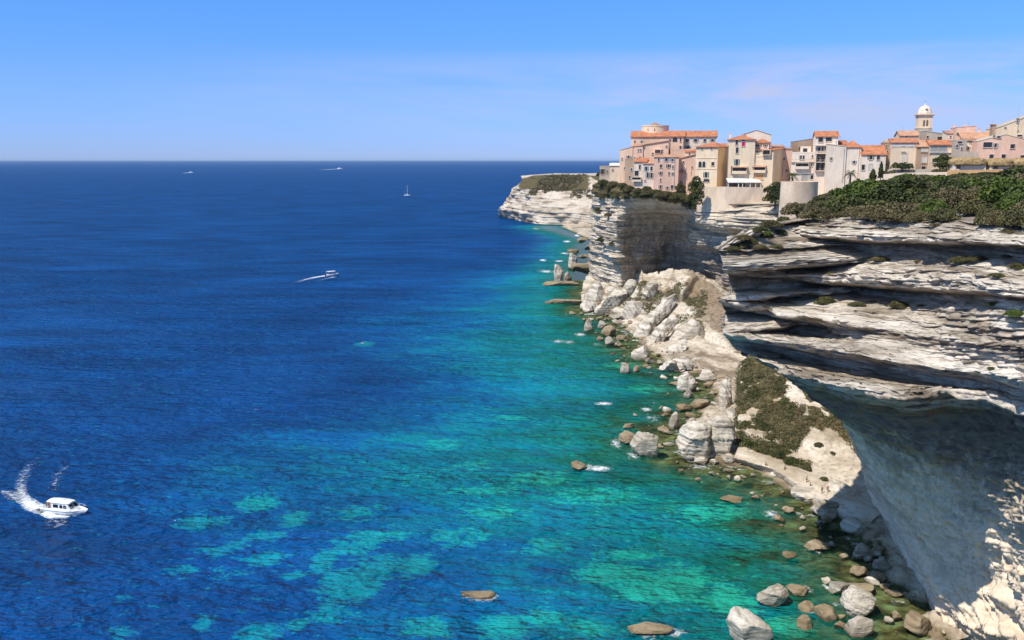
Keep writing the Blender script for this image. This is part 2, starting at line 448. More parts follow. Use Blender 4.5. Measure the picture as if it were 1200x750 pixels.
shal = t.math('ADD', dep, t.math('MULTIPLY', t.math('SUBTRACT', wn, .5), 14.0))
t.set(ms, 0, t.ramp(t.math('DIVIDE', shal, 40., True), [(.0, .12), (.22, .30), (.45, .72), (.85, 1.)]))
nt.links.new(tr.outputs[0], ms.inputs[1]); nt.links.new(surf, ms.inputs[2])
t.out(ms.outputs[0]); M['sea'] = m
sea = grid_mesh('sea', P0, m, {'shelf': np.clip(depth, 0, 400), 'sand_patch': patch})
tag(sea, kind='structure')
# sea air: an even, very thin haze from below the sea bed to just above the highest roof
m, nt = new_mat('sea_haze')
pv = nt.nodes.new('ShaderNodeVolumePrincipled'); pv.inputs['Color'].default_value = (.62, .80, 1, 1); pv.inputs['Density'].default_value = 1.6e-5
ov = nt.nodes.new('ShaderNodeOutputMaterial'); nt.links.new(pv.outputs[0], ov.inputs['Volume'])
tag(MB().box(-76000, 76000, -1500, 76000, -45, 112).build('haze', m), kind='stuff')

# sea bottom near the shore, seen through the shallows
sx = np.linspace(-20, 130, 260); sy = np.linspace(95, 560, 420)
X2, Y2 = np.meshgrid(sx, sy); sdb = shore_dist(X2, Y2)
P2 = np.stack([X2, Y2, X2 * 0], -1)
Z2 = -.3 - .045 * sdb - .12 * np.clip(sdb - 14, 0, 400) + .55 * fbm(P2 / 5., 4, 31) + .5 * np.clip(fbm(P2 / 2.2, 3, 77), 0, 1)
Z2 = np.minimum(Z2, -.12)
P2[..., 2] = Z2
m, nt = new_mat('sea_bottom'); t = NT(nt)
c = t.ramp(t.noise(t.pos((.22, .3, .2)), 1., 6, .65, .6), [(.36, (.03, .022, .010)), (.46, (.13, .085, .04)), (.56, (.26, .19, .095)), (.66, (.36, .38, .22))])
t.out(t.principled(c, .9, .1)); M['bottom'] = m
tag(grid_mesh('sea_bottom', P2, m), kind='structure')

# ------------------------------------------------------------------ the near cliff: ledges and overhangs surveyed line by line
LN = {}
LN['T0'] = [(1000,206,520),(1200,203,520),(1500,203,520)]
LN['T1'] = [(1070,216,265),(1100,209,280),(1200,203,240),(1500,196,170)]
LN['T2'] = [(945,249,186),(1000,254,178),(1100,248,160),(1200,256,142),(1500,300,92)]
LN['A1'] = [(838,292,164),(880,268,170),(915,258,180),(928,256,180),(980,262,166),(1040,262,159),(1100,259,149),(1200,266,130),(1500,318,84)]
LN['A2'] = [(840,294,163),(880,272,168),(918,263,177),(930,268,174),(950,275,165),(1000,279,158),(1060,280,149),(1130,283,133),(1200,286,122),(1500,345,80)]
LN['R1'] = [(841,296,162.5),(880,278,167),(921,270,176),(928,272,182),(952,281,172),(1000,285,165),(1060,286,156),(1130,288,139),(1200,291,127),(1500,352,84)]
LN['R1b'] = [(843,300,162),(880,288,166),(918,286,174),(926,288,184),(945,302,187),(960,306,182),(975,306,176),(1000,300,167),(1020,298,163),(1060,295,156),(1098,291,148),(1140,299,137),(1200,306,126),(1500,372,82)]
LN['B2'] = [(847,313,155),(880,317,159),(910,320,159),(940,322,158),(980,324,154),(1010,325,150),(1050,330,143),(1100,333,133),(1150,338,122),(1200,345,112),(1500,430,74)]
LN['B3'] = [(848,318,157),(880,323,161),(910,327,161),(940,329,160),(980,332,156),(1010,333,152),(1050,337,145),(1100,340,134),(1150,343,122.5),(1200,349,112),(1500,435,74)]
LN['R2a'] = [(852,322,166),(880,328,170),(910,332,171),(940,334,171),(980,337,168),(1010,338,163),(1050,341,155),(1100,344,143),(1150,346,127),(1200,351,115),(1500,438,75)]
LN['R2b'] = [(858,342,167),(880,345,170),(905,345,171),(930,341,173),(960,338,169),(1000,343,164),(1050,348,155),(1100,351,143),(1150,352,128),(1200,353,115),(1500,440,75)]
LN['C2'] = [(841,351,159),(870,357,157),(900,362,156),(930,369,151),(960,374,148),(1000,380,142),(1050,388,135),(1100,396,126),(1150,402,116),(1200,405,107),(1500,520,70)]
LN['R3a'] = [(845,358,168),(870,364,168),(900,371,165),(930,379,162),(960,383,158),(990,386,149),(1010,386,143),(1050,393,135.5),(1100,400,126.3),(1150,405,116.3),(1200,408,107.2),(1500,530,70.2)]
LN['D1'] = [(847,368,168),(870,375,168),(900,385,167),(930,391,162),(960,395,157),(985,396,150),(1010,395,143),(1050,402,135),(1100,408,126),(1150,414,116),(1200,418,107),(1500,560,70)]
LN['D2'] = [(847,390,152),(880,397,149),(920,403,144),(960,408,140),(1000,416,134),(1060,427,125),(1110,436,117),(1160,440,110),(1200,448,103),(1500,610,68)]
LN['R4a'] = [(852,397,162),(880,402,159),(920,410,155),(960,417,150),(1000,424,143),(1060,433,131),(1105,442,122),(1160,448,115),(1200,457,108),(1500,625,70)]
LN['E1'] = [(860,409,162),(900,415,159),(950,425,152),(1000,432,143),(1050,440,133),(1095,449,124),(1115,453,121),(1160,457,115),(1200,466,108),(1500,645,70)]
LN['E2'] = [(886,419,153),(905,426,150),(920,436,145),(950,445,139),(985,453,133),(1020,459,128),(1060,467,120),(1085,465,117.5),(1108,458,116),(1160,462,111.5),(1200,474,106.5),(1500,665,69.5)]
LN['W1'] = [(892,424,162),(912,434,160),(950,460,152),(985,474,147),(1020,482,142),(1060,492,135),(1110,488,127),(1160,488,119),(1200,500,112),(1500,700,73)]
LN['W2'] = [(980,478,168),(1000,495,163),(1020,520,156),(1060,540,146),(1110,560,132),(1160,575,124),(1200,588,114.5),(1500,800,75)]
LN['W3'] = [(1008,540,185),(1033,585,172),(1060,622,157),(1110,650,136),(1160,665,128),(1200,678,119),(1500,900,77)]
LN['W4'] = [(1022,598,None,-1.5),(1060,668,None,-1.5),(1103,754,None,-1.5),(1150,772,None,-1.5),(1200,792,None,-1.5),(1500,1200,None,-1.5)]
order = ['T0','T1','T2','A1','A2','R1','R1b','B2','B3','R2a','R2b','C2','R3a','D1','D2','R4a','E1','E2','W1','W2','W3','W4']
segs =  [6, 24, 24, 40, 10, 26, 44, 12, 10, 14, 56, 10, 14, 36, 12, 12, 44, 22, 40, 46, 40]
#        amplitude of the beds on every line
amp =   [.2, .3, .5, 1.0, 1.1, .22, .25, 1.1, .6, .2, .4, 1.1, .5, .6, 1.1, .3, .6, 1.1, .6, .42, .36, .3]
for k in order[3:18]: LN[k] = [(x, y, Y - 9.5 * max(0, min(1, (918 - x) / 75.))) for x, y, Y in LN[k]]
def pull(x): return max(0., min(1., (x - 860) / 70., (1108 - x) / 90.))
for k, f_ in (('C2', .03), ('R3a', .03), ('D1', .04), ('D2', .075), ('R4a', .07), ('E1', .07), ('E2', .105), ('W1', .05)):
    LN[k] = [(x, y, Y * (1 - f_ * pull(x))) for x, y, Y in LN[k]]
A, vi = loft([LN[k] for k in order], 900, segs, cap=(60, 28, 0), capR=(6, -60, 0))
A = blur(A, 2)
Nn = grid_normals(A)
am = vinterp(vi, amp)[:, None]
PX = CX + F * A[..., 0] / A[..., 1]
# the right end of the lower wall is broken and knobbly where it swings out into the sun
knob = np.clip((PX - 1104) / 60, 0, 1) * np.clip((vi[:, None] - 17.2) / 1.2, 0, 1)
colr = int(np.argmin(np.abs(PX[len(PX) // 2] - 1000)))
PYr = CY - F * ((A[:, colr, 2] - CAMH) * CT + A[:, colr, 1] * ST) / (A[:, colr, 1] * CT - (A[:, colr, 2] - CAMH) * ST)
Bd = A.copy(); Bd[..., 2] = -np.maximum.accumulate(PYr)[:, None] * .16          # bedding runs with the ledges
st = strata(Bd, .86, 11, (0, 0), .8, 12., 2.6)
st2 = strata(Bd, .40, 23, (0, 0), .4, 7., 1.3)
big = fbm(A / 8.5, 4, 3)
mid_ = fbm(A * np.array((1, 1, 1.8)) / 2.6, 4, 5)
hN = grid_normals(blur(A, 14)); hN[..., 2] = 0; hN += np.array((-.15, -.55, 0)); hN /= np.linalg.norm(hN, axis=2, keepdims=True)
kn = fbm(A * np.array((.9, .9, 1.4)) / 9., 5, 91)
Kd = A.copy(); Kd[..., 2] = A[..., 2] * 2.2 + A[..., 0] * 1.2 - A[..., 1] * 1.5; Kd[..., 0] *= .25; Kd[..., 1] *= .25
kn2 = .55 * fbm(Kd / 3.4, 5, 95, .6) + .5 * strata(Kd, 1.7, 97, (0, 0), 1.2, 8., 1.1)
jag = fbm(A * np.array((1, 1, .5)) / 1.5, 4, 57)
broad = am * (1.6 * big + .45 * mid_) + knob * (4.6 * np.clip(kn + .08, -.25, 1) + 1.3 * kn2)
steps = am * (1.75 * st * (.95 + .8 * np.clip(big, -.6, 1)) + 1.15 * st2 + .9 * jag) + knob * (.22 * st2)
A2_ = A + Nn * np.array((1, 1, .35)) * broad[..., None] + hN * steps[..., None]
veg = np.zeros(A.shape[:2]) - 1
# soil and scrub: plateau behind the rim, and ledge tops
veg += np.clip(1.75 - np.abs(vi[:, None] - 1.0) / 1.0, 0, 1) * 1.55
ledge_v = np.exp(-((vi[:, None] - 6.25) / .35)**2) + .9 * np.exp(-((vi[:, None] - 10.25) / .25)**2)
veg += ledge_v * np.clip(fbm(A / 7., 3, 44) * 1.6 + .25, 0, 1.2)
und_shade = vinterp(vi, [0,0,0,0,0,.55,.15,0,.2,.6,.05,0,.35,.05,0,.25,.05,0,.7,.3,0,0])[:, None] + 0 * PX  # shade painted into the rock colour on recess ceilings and overhang undersides
slot = (vi >= 17.95)
cut = int(np.argmax(slot))
cliff = grid_mesh('cliff', A2_[:cut + 1], M['lime'], {'veg': veg[:cut + 1], 'under': und_shade[:cut + 1], 'bed': Bd[:cut + 1, :, 2]})
wall_ = grid_mesh('cliff_foot', A2_[cut:], M['lime_wall'], {'under': und_shade[cut:]})
tag(cliff, kind='structure'); tag(wall_, kind='structure')
NEAR = A2_; NEAR_VI = vi

# ------------------------------------------------------------------ cliff under the old town
K = {}
K['k0'] = [(690,206,600),(760,204,600),(850,204,600),(1100,204,600)]
K['k1'] = [(697,211,480),(737,220,432),(770,223,424),(800,226,424),(818,237,412),(860,238,387),(900,238,379),(1100,234,365)]
K['k2'] = [(694,216,474),(735,225,428),(745,227,424),(775,232,420),(800,238,422),(806,242,418),(818,247,408),(860,246,382),(1000,250,360)]
K['k3'] = [(693,245,474),(722,262,432),(740,262,440),(780,264,447),(806,262,438),(818,262,412),(850,264,382),(1000,268,356)]
K['k4'] = [(692,275,474),(722,280,434),(742,285,445),(785,285,456),(806,285,446),(822,285,425),(850,284,396),(1000,290,362)]
K['k5'] = [(691,300,474),(724,305,436),(746,310,447),(790,305,457),(808,305,446),(826,310,434),(850,312,402),(1000,320,362)]
K['k6'] = [(690,322,472),(727,330,438),(750,335,448),(790,330,455),(812,325,444),(834,332,425),(860,342,395),(1000,370,386)]
K['k7'] = [(688,350,None,3),(727,362,None,3),(750,368,None,3),(790,375,None,3),(815,385,None,3),(840,395,None,3),(870,410,None,3),(1000,470,None,3)]
A, vi = loft([K[k] for k in ['k0','k1','k2','k3','k4','k5','k6','k7']], 620, [6, 14, 60, 55, 50, 45, 24], cap=(60, 60, 0))
A = blur(A, 2); Nn = grid_normals(A)
am = vinterp(vi, [.2, .4, .8, 1, 1, 1, .8, .4])[:, None]
PX = CX + F * A[..., 0] / A[..., 1]
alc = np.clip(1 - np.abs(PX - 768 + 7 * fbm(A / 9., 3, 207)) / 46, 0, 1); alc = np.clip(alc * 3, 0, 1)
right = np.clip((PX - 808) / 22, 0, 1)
st = strata(A, 1.5, 211, (.01, .0), 1.2); st2 = strata(A, .6, 223, (.01, 0), .5)
disp = am * ((1.5 - .8 * alc + .8 * right) * st + .8 * (1 - .7 * alc) * st2 + (3.4 + .1 * alc + .6 * right) * fbm(A / 13., 4, 213) + 1.3 * fbm(A / 4., 4, 215))
# broad bedded overhangs below the terrace wall
zz = A[..., 2]
disp += right * 2.6 * np.sin(zz * .55 + 1.2 * fbm(A / 20., 2, 219)) * np.clip((zz - 22) / 10, 0, 1)
A = A + Nn * np.array((1, 1, .1)) * disp[..., None]
veg = -1 + np.clip(1.8 - np.clip(vi[:, None] - 1.3, 0, 9) / .75, 0, 1) * 1.3 - right * np.clip((vi[:, None] - .9) * 8, 0, 1) * .9
veg += .55 * np.clip(1.2 - np.abs(vi[:, None] - 2.4) / .9, 0, 1) * np.clip((750 - PX) / 40, 0, 1)
tc = grid_mesh('town_cliff', A, M['lime_far'], {'veg': veg, 'under': alc * .40 * np.clip((vi[:, None] - 2.2) / .6, 0, 1) + right * .5 * np.clip((vi[:, None] - 3.6) / .6, 0, 1)}); tag(tc, kind='structure')  # 'under' paints shade into the alcove and the recess to its right

# the head of the cove, joining the near cliff to the town cliff
plan = [(152,366),(146,320),(130,270),(112,228),(98,200)]
CV = [[np.array((x + dx, y + dy, z + .4 * math.sin(x))) for x, y in plan] for dx, dy, z in ((90, 30, 64.5), (14, 6, 62.5), (1, 0, 59), (7, 2, 47), (1, 0, 34), (6, 2, 22), (-4, 0, 6), (-12, 0, -1))]
A, vi = loft(CV, 260, [10, 14, 40, 40, 36, 40, 14], colu='chord'); A = blur(A, 2); Nn = grid_normals(A)
A = A + Nn * np.array((1, 1, .2)) * (1.3 * strata(A, 1.3, 251, (.01, 0), 1.) + 2.2 * fbm(A / 12., 4, 253) + .8 * fbm(A / 4., 3, 255))[..., None] * vinterp(vi, [.2, .5, 1, 1, 1, 1, .8, .3])[:, None, None]
tag(grid_mesh('cove_cliff', A, M['lime_far'], {'veg': -1 + np.clip(1.6 - vi[:, None], 0, 1) * 1.5 + 0 * A[..., 0], 'under': 0 * A[..., 0]}), kind='structure')

# ------------------------------------------------------------------ the headland beyond
Hd = [[(610,206,1250),(650,203,1260),(720,203,1260)],
      [(612,211,1145),(625,206,1110),(650,205,1090),(720,206,1070)],
      [(600,221,1150),(620,220,1085),(660,222,1060),(720,224,1035)],
      [(593,237,1158),(620,238,1066),(660,240,1030),(720,242,1000)],
      [(589,241,1160),(618,246,1062),(660,248,1024),(720,250,990)],
      [(585,243,1160),(612,250,1066),(655,253,1026),(720,254,985)],
      [(585,254,None,0.),(605,259,None,0.),(630,263.5,None,0.),(660,264.5,None,0.),(720,268,None,0.)],
      [(586,255,None,-3.),(606,260,None,-3.),(631,264.5,None,-3.),(661,265.5,None,-3.),(720,269,None,-3.)]]
A, vi = loft(Hd, 420, [10, 26, 40, 14, 14, 30, 3], cap=(70, 130, 0)); A = blur(A, 2); Nn = grid_normals(A)
st = strata(A, 3.0, 311, (.02, 0), 2.0, 60); am = vinterp(vi, [.2, .5, .8, 1, 1, 1, .8, .2])[:, None]
A = A + Nn * np.array((1, 1, .3)) * (am * (3.0 * st + 6 * fbm(A / 45., 4, 313) + 1.6 * fbm(A / 9., 4, 315)))[..., None]
PXh = CX + F * A[..., 0] / A[..., 1]
veg = -1 + 1.35 * np.clip(1.7 - np.abs(vi[:, None] - 1.4) / .75, 0, 1) * np.clip((PXh - 597) / 14, 0, 1) * np.clip((712 - PXh) / 30, .4, 1)
hl = grid_mesh('headland', A, M['lime_head'], {'veg': veg}); tag(hl, kind='structure')
HEAD = A; HEAD_VI = vi
# small cove beach at its foot
Bc = [[(655,258,None,4.),(720,258,None,4.)],[(660,265,None,1.2),(672,269,None,1.2),(690,277,None,1.2),(720,286,None,1.2)],[(655,266,None,-.6),(668,271,None,-.6),(686,280,None,-.6),(716,292,None,-.6)]]
A, vi = loft(Bc, 60, [12, 6]); A[..., 2] += .8 * fbm(A / 6., 3, 5)
tag(grid_mesh('cove_beach', A, M['shore']), kind='structure')

# ------------------------------------------------------------------ low shore, slumped block and talus cone
off = []
for k in range(len(SW)):
    a = SW[max(k - 1, 0)]; b = SW[min(k + 1, len(SW) - 1)]; d = b - a; d /= np.linalg.norm(d)
    off.append(np.array((-d[1], d[0])) if True else None)
off = np.array(off)
inl = np.where((off[:, :1] * 1.0 + 0) > -5, off, off)
sgn = np.sign(np.sum(inl * np.array((1.0, .25)), 1, keepdims=True)); inl = inl * sgn
def shore_line(dist, z, i0=2, i1=21):
    return [np.array((SW[k][0] + inl[k][0] * dist * .5 + dist * .5, SW[k][1] + inl[k][1] * dist * .5 + .12 * dist, z)) for k in range(i0, i1)]
A, vi = loft([shore_line(20, 5.5), shore_line(8, 2.0), shore_line(2.5, .9), shore_line(-1.5, -.5), shore_line(-6, -1.3)], 500, [16, 12, 10, 8], colu='chord')
A[..., 2] += 1.1 * fbm(A / 5., 5, 61) + .9 * (np.floor(2.6 * fbm(A / 3.5, 2, 65)) / 2.6) + .3 * fbm(A / 1.1, 3, 67)
low = grid_mesh('shore_ground', A, M['shore']); tag(low, kind='structure')

S = [[(690,320,478),(740,326,458),(800,322,440),(835,328,420),(880,360,380)],
     [(684,338,464),(730,326,448),(770,321,436),(800,317,424),(830,329,404),(850,350,380),(868,395,345)],
     [(683,352,452),(728,342,430),(768,344,412),(800,352,390),(830,366,372),(847,386,352),(868,418,325)],
     [(685,360,446),(722,362,420),(757,375,394),(788,393,366),(815,408,346),(842,420,332),(872,436,312)],
     [(690,367,None,-1),(724,377,None,-1),(750,399,None,-1),(776,426,None,-1),(806,438,None,-1),(838,446,None,-1),(880,455,None,-1)]]
A, vi = loft(S, 420, [16, 70, 70, 30], cap=(10, 40, -6)); A = blur(A, 2); Nn = grid_normals(A)
PX = CX + F * A[..., 0] / A[..., 1]
tilt = .95 * A[..., 0] + .55 * A[..., 1]
Q = A.copy(); Q[..., 2] = A[..., 2] * .75 - A[..., 0] * .62 + A[..., 1] * .1
st = strata(Q, 3.4, 411, (0, 0), 1.6)
sl = np.clip((838 - PX) / 20, 0, 1)
A = A + Nn * (sl * (3.2 * st + 1.6 * fbm(A / 9., 4, 413)) + .9 * fbm(A / 3., 4, 415) + .6 * fbm(A / 12., 3, 416))[..., None]
veg = -1 + .95 * np.clip(1.5 - np.abs(vi[:, None] - 1.75) / .7, 0, 1) * np.clip(1.2 - np.abs(PX - 775) / 70, 0, 1)
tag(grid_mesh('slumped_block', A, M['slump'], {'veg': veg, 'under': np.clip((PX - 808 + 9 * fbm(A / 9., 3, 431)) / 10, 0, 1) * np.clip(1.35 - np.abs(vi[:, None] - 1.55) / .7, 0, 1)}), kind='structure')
SLUMP = A

TL = [[(882,410,264),(905,418,258),(960,440,252),(1045,470,240)],
      [(868,430,256),(905,438,246),(960,472,226),(1002,498,216),(1050,535,208)],
      [(866,468,240),(910,480,230),(960,505,213),(1005,535,206),(1052,570,200)],
      [(866,506,227),(910,521,217),(960,546,204),(1000,566,200),(1040,590,195)],
      [(864,527,None,3.2),(910,541,None,3.2),(950,559,None,3.0),(985,581,None,2.8),(1035,600,None,2.6)],
      [(860,536,None,2.2),(905,550,None,2.2),(942,571,None,2.0),(968,592,None,1.8),(1020,612,None,1.5)],
      [(858,543,None,-.8),(900,558,None,-.8),(935,578,None,-.8),(958,600,None,-.8),(1010,622,None,-.8)]]
A, vi = loft(TL, 420, [14, 60, 60, 30, 14, 12], cap=(8, 30, -10)); A = blur(A, 3); Nn = grid_normals(A)
am = vinterp(vi, [.5, 1, 1, .8, .3, .75, .6])[:, None]
A = A + Nn * (am * (1.1 * fbm(A / 8., 4, 511) + .5 * fbm(A / 2.5, 4, 513)))[..., None]
PX = CX + F * A[..., 0] / A[..., 1]
veg = np.where(vi[:, None] < 3.75, .42, -1) + 0 * PX
bare = fbm(A / 7., 4, 521) + np.clip((PX - 945) / 40, 0, 1.2) * np.clip((vi[:, None] - 1.4) / 1.0, 0, 1) * .75
veg = veg - np.clip(bare - .10, 0, 1) * 2.2 - .35 * np.clip(fbm(A / 2.6, 3, 523) - .05, 0, 1) * 3
tag(grid_mesh('talus_slope', A, M['talus'], {'veg': veg}), kind='structure')
TALUS, TALUS_VI, TALUS_VEG = A, vi, veg
# ------------------------------------------------------------------ plants
def leaf_mat(name, cols, rough=.65):
    m, nt = new_mat(name); t = NT(nt)
    c = t.ramp(t.attr('tint'), [(i / (len(cols) - 1), c) for i, c in enumerate(cols)])
    t.out(t.principled(c, rough, .25)); return m
M['leaf_dark'] = leaf_mat('leaves_dark_green', [(.020, .028, .009), (.052, .064, .016), (.11, .115, .028)])
M['leaf_green'] = leaf_mat('leaves_fresh_green', [(.034, .052, .009), (.068, .098, .015), (.125, .16, .028)])
M['leaf_olive'] = leaf_mat('leaves_olive', [(.040, .042, .016), (.090, .085, .030), (.16, .145, .055)])
M['leaf_brown'] = leaf_mat('leaves_dry_brown', [(.052, .044, .018), (.125, .102, .045), (.23, .19, .09)])
M['leaf_straw'] = leaf_mat('dry_grass_stalks', [(.14, .10, .045), (.26, .19, .09), (.38, .30, .16)])
M['leaf_scrub'] = leaf_mat('low_scrub_leaves', [(.065, .062, .024), (.155, .135, .058), (.30, .25, .14)])
M['leaf_head'] = leaf_mat('headland_scrub_leaves', [(.06, .055, .028), (.13, .11, .055), (.22, .18, .11)])
M['bark'] = flat_mat('bark', (.16, .12, .08), .9, .1)
rng = np.random.default_rng(5)

def leaves(C, size, out=None, flat=.0, aspect=.55):
    """quads (4 verts) at centres C, random tilt leaning outward; returns V, F"""
    n = len(C)
    d = rng.normal(size=(n, 3))
    if out is not None: d = d * .75 + out * .8
    d[:, 2] += flat
    d /= np.linalg.norm(d, axis=1, keepdims=True) + 1e-9
    a = np.cross(d, rng.normal(size=(n, 3))); a /= np.linalg.norm(a, axis=1, keepdims=True) + 1e-9
    b = np.cross(d, a)
    s = (np.asarray(size) * rng.uniform(.6, 1.35, n))[:, None] if np.ndim(size) == 0 else (size * rng.uniform(.6, 1.35, n))[:, None]
    V = np.stack([C - a * s, C - b * s * aspect, C + a * s, C + b * s * aspect], 1).reshape(-1, 3)
    Fc = np.arange(4 * n).reshape(n, 4)
    return V, Fc

def crown_mesh(name, blobs, n, size, mat, parent=None, seed=0, fill=.35):
    """blobs: list of (cx,cy,cz,rx,ry,rz); leaf-sized faces through each clump's shell"""
    rs = np.random.default_rng(seed)
    w = np.array([b[3] * b[4] + b[4] * b[5] + b[3] * b[5] for b in blobs]); k = rs.choice(len(blobs), n, p=w / w.sum())
    B = np.array(blobs)[k]
    d = rs.normal(size=(n, 3)); d /= np.linalg.norm(d, axis=1, keepdims=True)
    d[:, 2] = np.where(d[:, 2] < -.35, -d[:, 2], d[:, 2])
    r = 1 - fill * rs.random(n)**1.6
    r *= 1 + .16 * vnoise(d * 2.2 + k[:, None] * 3.1, 3)
    C = B[:, :3] + d * r[:, None] * B[:, 3:]
    C[:, 2] = np.maximum(C[:, 2], .03)
    V, Fc = leaves(C, size, d)
    bt = rs.random(len(blobs))[k]
    tint = np.clip(.12 + .45 * bt + .35 * rs.random(n) + .15 * vnoise(C * 1.3, 9), 0, 1)
    return mesh_np(name, V, Fc, mat, parent, False, {'tint': np.repeat(tint, 4)})

def bush_blobs(w, h, n, seed, dome=1.0):
    rs = random.Random(seed); L = []
    for i in range(n):
        a = rs.uniform(0, 2 * math.pi); q = math.sqrt(rs.random()) * w * .36
        r = w * rs.uniform(.16, .27)
        top = h * (1 - .55 * (q / (w * .36))**2 * dome)
        rz = min(r * .9, top * .5)
        for cz in ([top - rz] if rs.random() < .6 else [top - rz, max(rz * .8, top * .45)]):
            L.append((q * math.cos(a), q * math.sin(a), max(cz, rz * .6), r, r, rz))
    return L

def bush_proto(w, h, n, leaf, nl, mat, seed, name='bush', stems=3):
    root = empty(name)
    crown_mesh('foliage', bush_blobs(w, h, n, seed), nl, leaf, mat, root, seed)
    b = MB(); rs = random.Random(seed)
    for i in range(stems):
        a = rs.uniform(0, 6.28)
        b.tube([(0, 0, -.4), (.12 * w * math.cos(a), .12 * w * math.sin(a), h * .35), (.3 * w * math.cos(a), .3 * w * math.sin(a), h * .75)], [.05 * w * .4, .03 * w * .4, .012 * w * .4], 5)
    b.build('stem', M['bark'], root)
    return root

def copy_tree(o, parent=None, depth=0):
    c = o.copy(); COL.objects.link(c)
    if parent is not None: c.parent = parent
    for ch in list(o.children): copy_tree(ch, c)
    return c

USED = set()
def place(proto, loc, sc=1.0, rz=0.0, label=None, cat=None, group=None, scz=None):
    o = proto if proto.name not in USED else copy_tree(proto)
    USED.add(proto.name)
    o.location = [float(v) for v in loc]; o.rotation_euler = (0, 0, rz); o.scale = (sc, sc, scz or sc)
    tag(o, label, cat, group); return o

# ground heights of the near plateau, from the surveyed surface
def near_index():
    A = NEAR.reshape(-1, 3)
    d = np.maximum(A[:, 1] * CT - (A[:, 2] - CAMH) * ST, 1e-3)
    px = CX + F * A[:, 0] / d
    py = CY - F * ((A[:, 2] - CAMH) * CT + A[:, 1] * ST) / d
    return A, px, py
_NA, _Npx, _Npy = near_index()
_top = np.repeat(NEAR_VI, NEAR.shape[1]) < 2.6
def near_ground(px, py, top=True):
    sel = _top if top else np.ones(len(_Npx), bool)
    q = (_Npx - px)**2 + (_Npy - py)**2; q = np.where(sel, q, 1e9)
    if not top:
        k = np.where(q < 9)[0]
        if len(k): return _NA[k[np.argmin(_NA[k, 1])]]
    return _NA[np.argmin(q)]

def surf_at(G, X, Y):
    A = G.reshape(-1, 3); return A[np.argmin((A[:, 0] - X)**2 + (A[:, 1] - Y)**2)]

protos = {}
def proto(kind, k):
    key = (kind, k)
    if key not in protos:
        mat = {'dark': 'leaf_dark', 'green': 'leaf_green', 'olive': 'leaf_olive', 'brown': 'leaf_brown'}[kind]
        nl = 6500 if kind != 'brown' else 5200
        protos[key] = bush_proto(6.0, 3.4, 15, .19 if kind != 'brown' else .15, nl, M[mat], 100 + k * 7 + len(kind), 'maquis_bush', 4)
    return protos[key]

# the belt of maquis along the rim: (px, py of the foot, width px, kind)
BELT = []
look = {'dark': 'dark green bush', 'green': 'fresh green bush', 'olive': 'dull olive bush', 'brown': 'dry brown twiggy bush'}
HAND = [(934,247,30,'olive'),(950,246,32,'olive'),(922,250,22,'brown'),(1088,214,30,'dark'),(1122,213,30,'olive'),(1138,212,30,'dark'),(1154,212,30,'green'),(1170,210,32,'dark'),(1186,208,32,'olive'),(1202,207,34,'dark'),(1066,214,26,'olive'),(1036,216,24,'green'),(1105,214,26,'dark'),(1052,216,24,'dark'),(1130,218,32,'olive'),(1160,218,34,'dark'),(1098,220,30,'green'),(1015,218,22,'olive'),(1220,214,40,'dark'),(935,256,34,'brown'),(957,262,34,'brown'),(968,238,42,'green'),(945,240,36,'olive'),(990,256,40,'dark'),(1003,264,30,'brown'),(975,225,36,'dark'),(1012,238,44,'green'),(1022,262,34,'brown'),(1000,225,36,'dark'),
        (1040,240,48,'dark'),(1052,262,44,'brown'),(1063,250,46,'brown'),(1030,222,38,'dark'),(1060,225,44,'dark'),(1088,240,46,'dark'),(1092,256,32,'green'),(1085,220,40,'olive'),(1112,228,44,'dark'),(1115,252,40,'brown'),(1128,240,46,'brown'),(1135,222,40,'green'),
        (1148,236,46,'brown'),(1170,250,50,'green'),(1160,262,30,'olive'),(1172,228,48,'green'),(1150,215,36,'olive'),(1188,222,46,'dark'),(1200,240,50,'brown'),(1196,262,40,'olive'),(1214,228,50,'dark'),(1218,256,46,'brown'),(1235,240,54,'green'),(1186,208,40,'dark'),
        (1215,205,44,'dark'),(1115,212,30,'dark'),(1100,210,28,'olive'),(1070,210,30,'dark'),(1045,212,28,'dark'),(1018,214,26,'green'),(984,216,26,'dark'),(960,226,30,'dark'),(950,228,24,'olive'),(1250,260,50,'olive'),(1262,226,60,'dark'),
        (1140,256,34,'olive'),(1175,264,34,'brown'),(1204,266,34,'brown'),(1230,272,40,'olive'),(1075,264,24,'brown'),(1105,262,26,'olive'),(1152,248,34,'brown'),(1190,252,36,'green'),(1040,258,30,'olive'),(1120,218,30,'green'),(1030,246,30,'olive'),(928,250,16,'olive'),(918,258,14,'olive'),(1160,205,26,'dark')]
rs = random.Random(3)
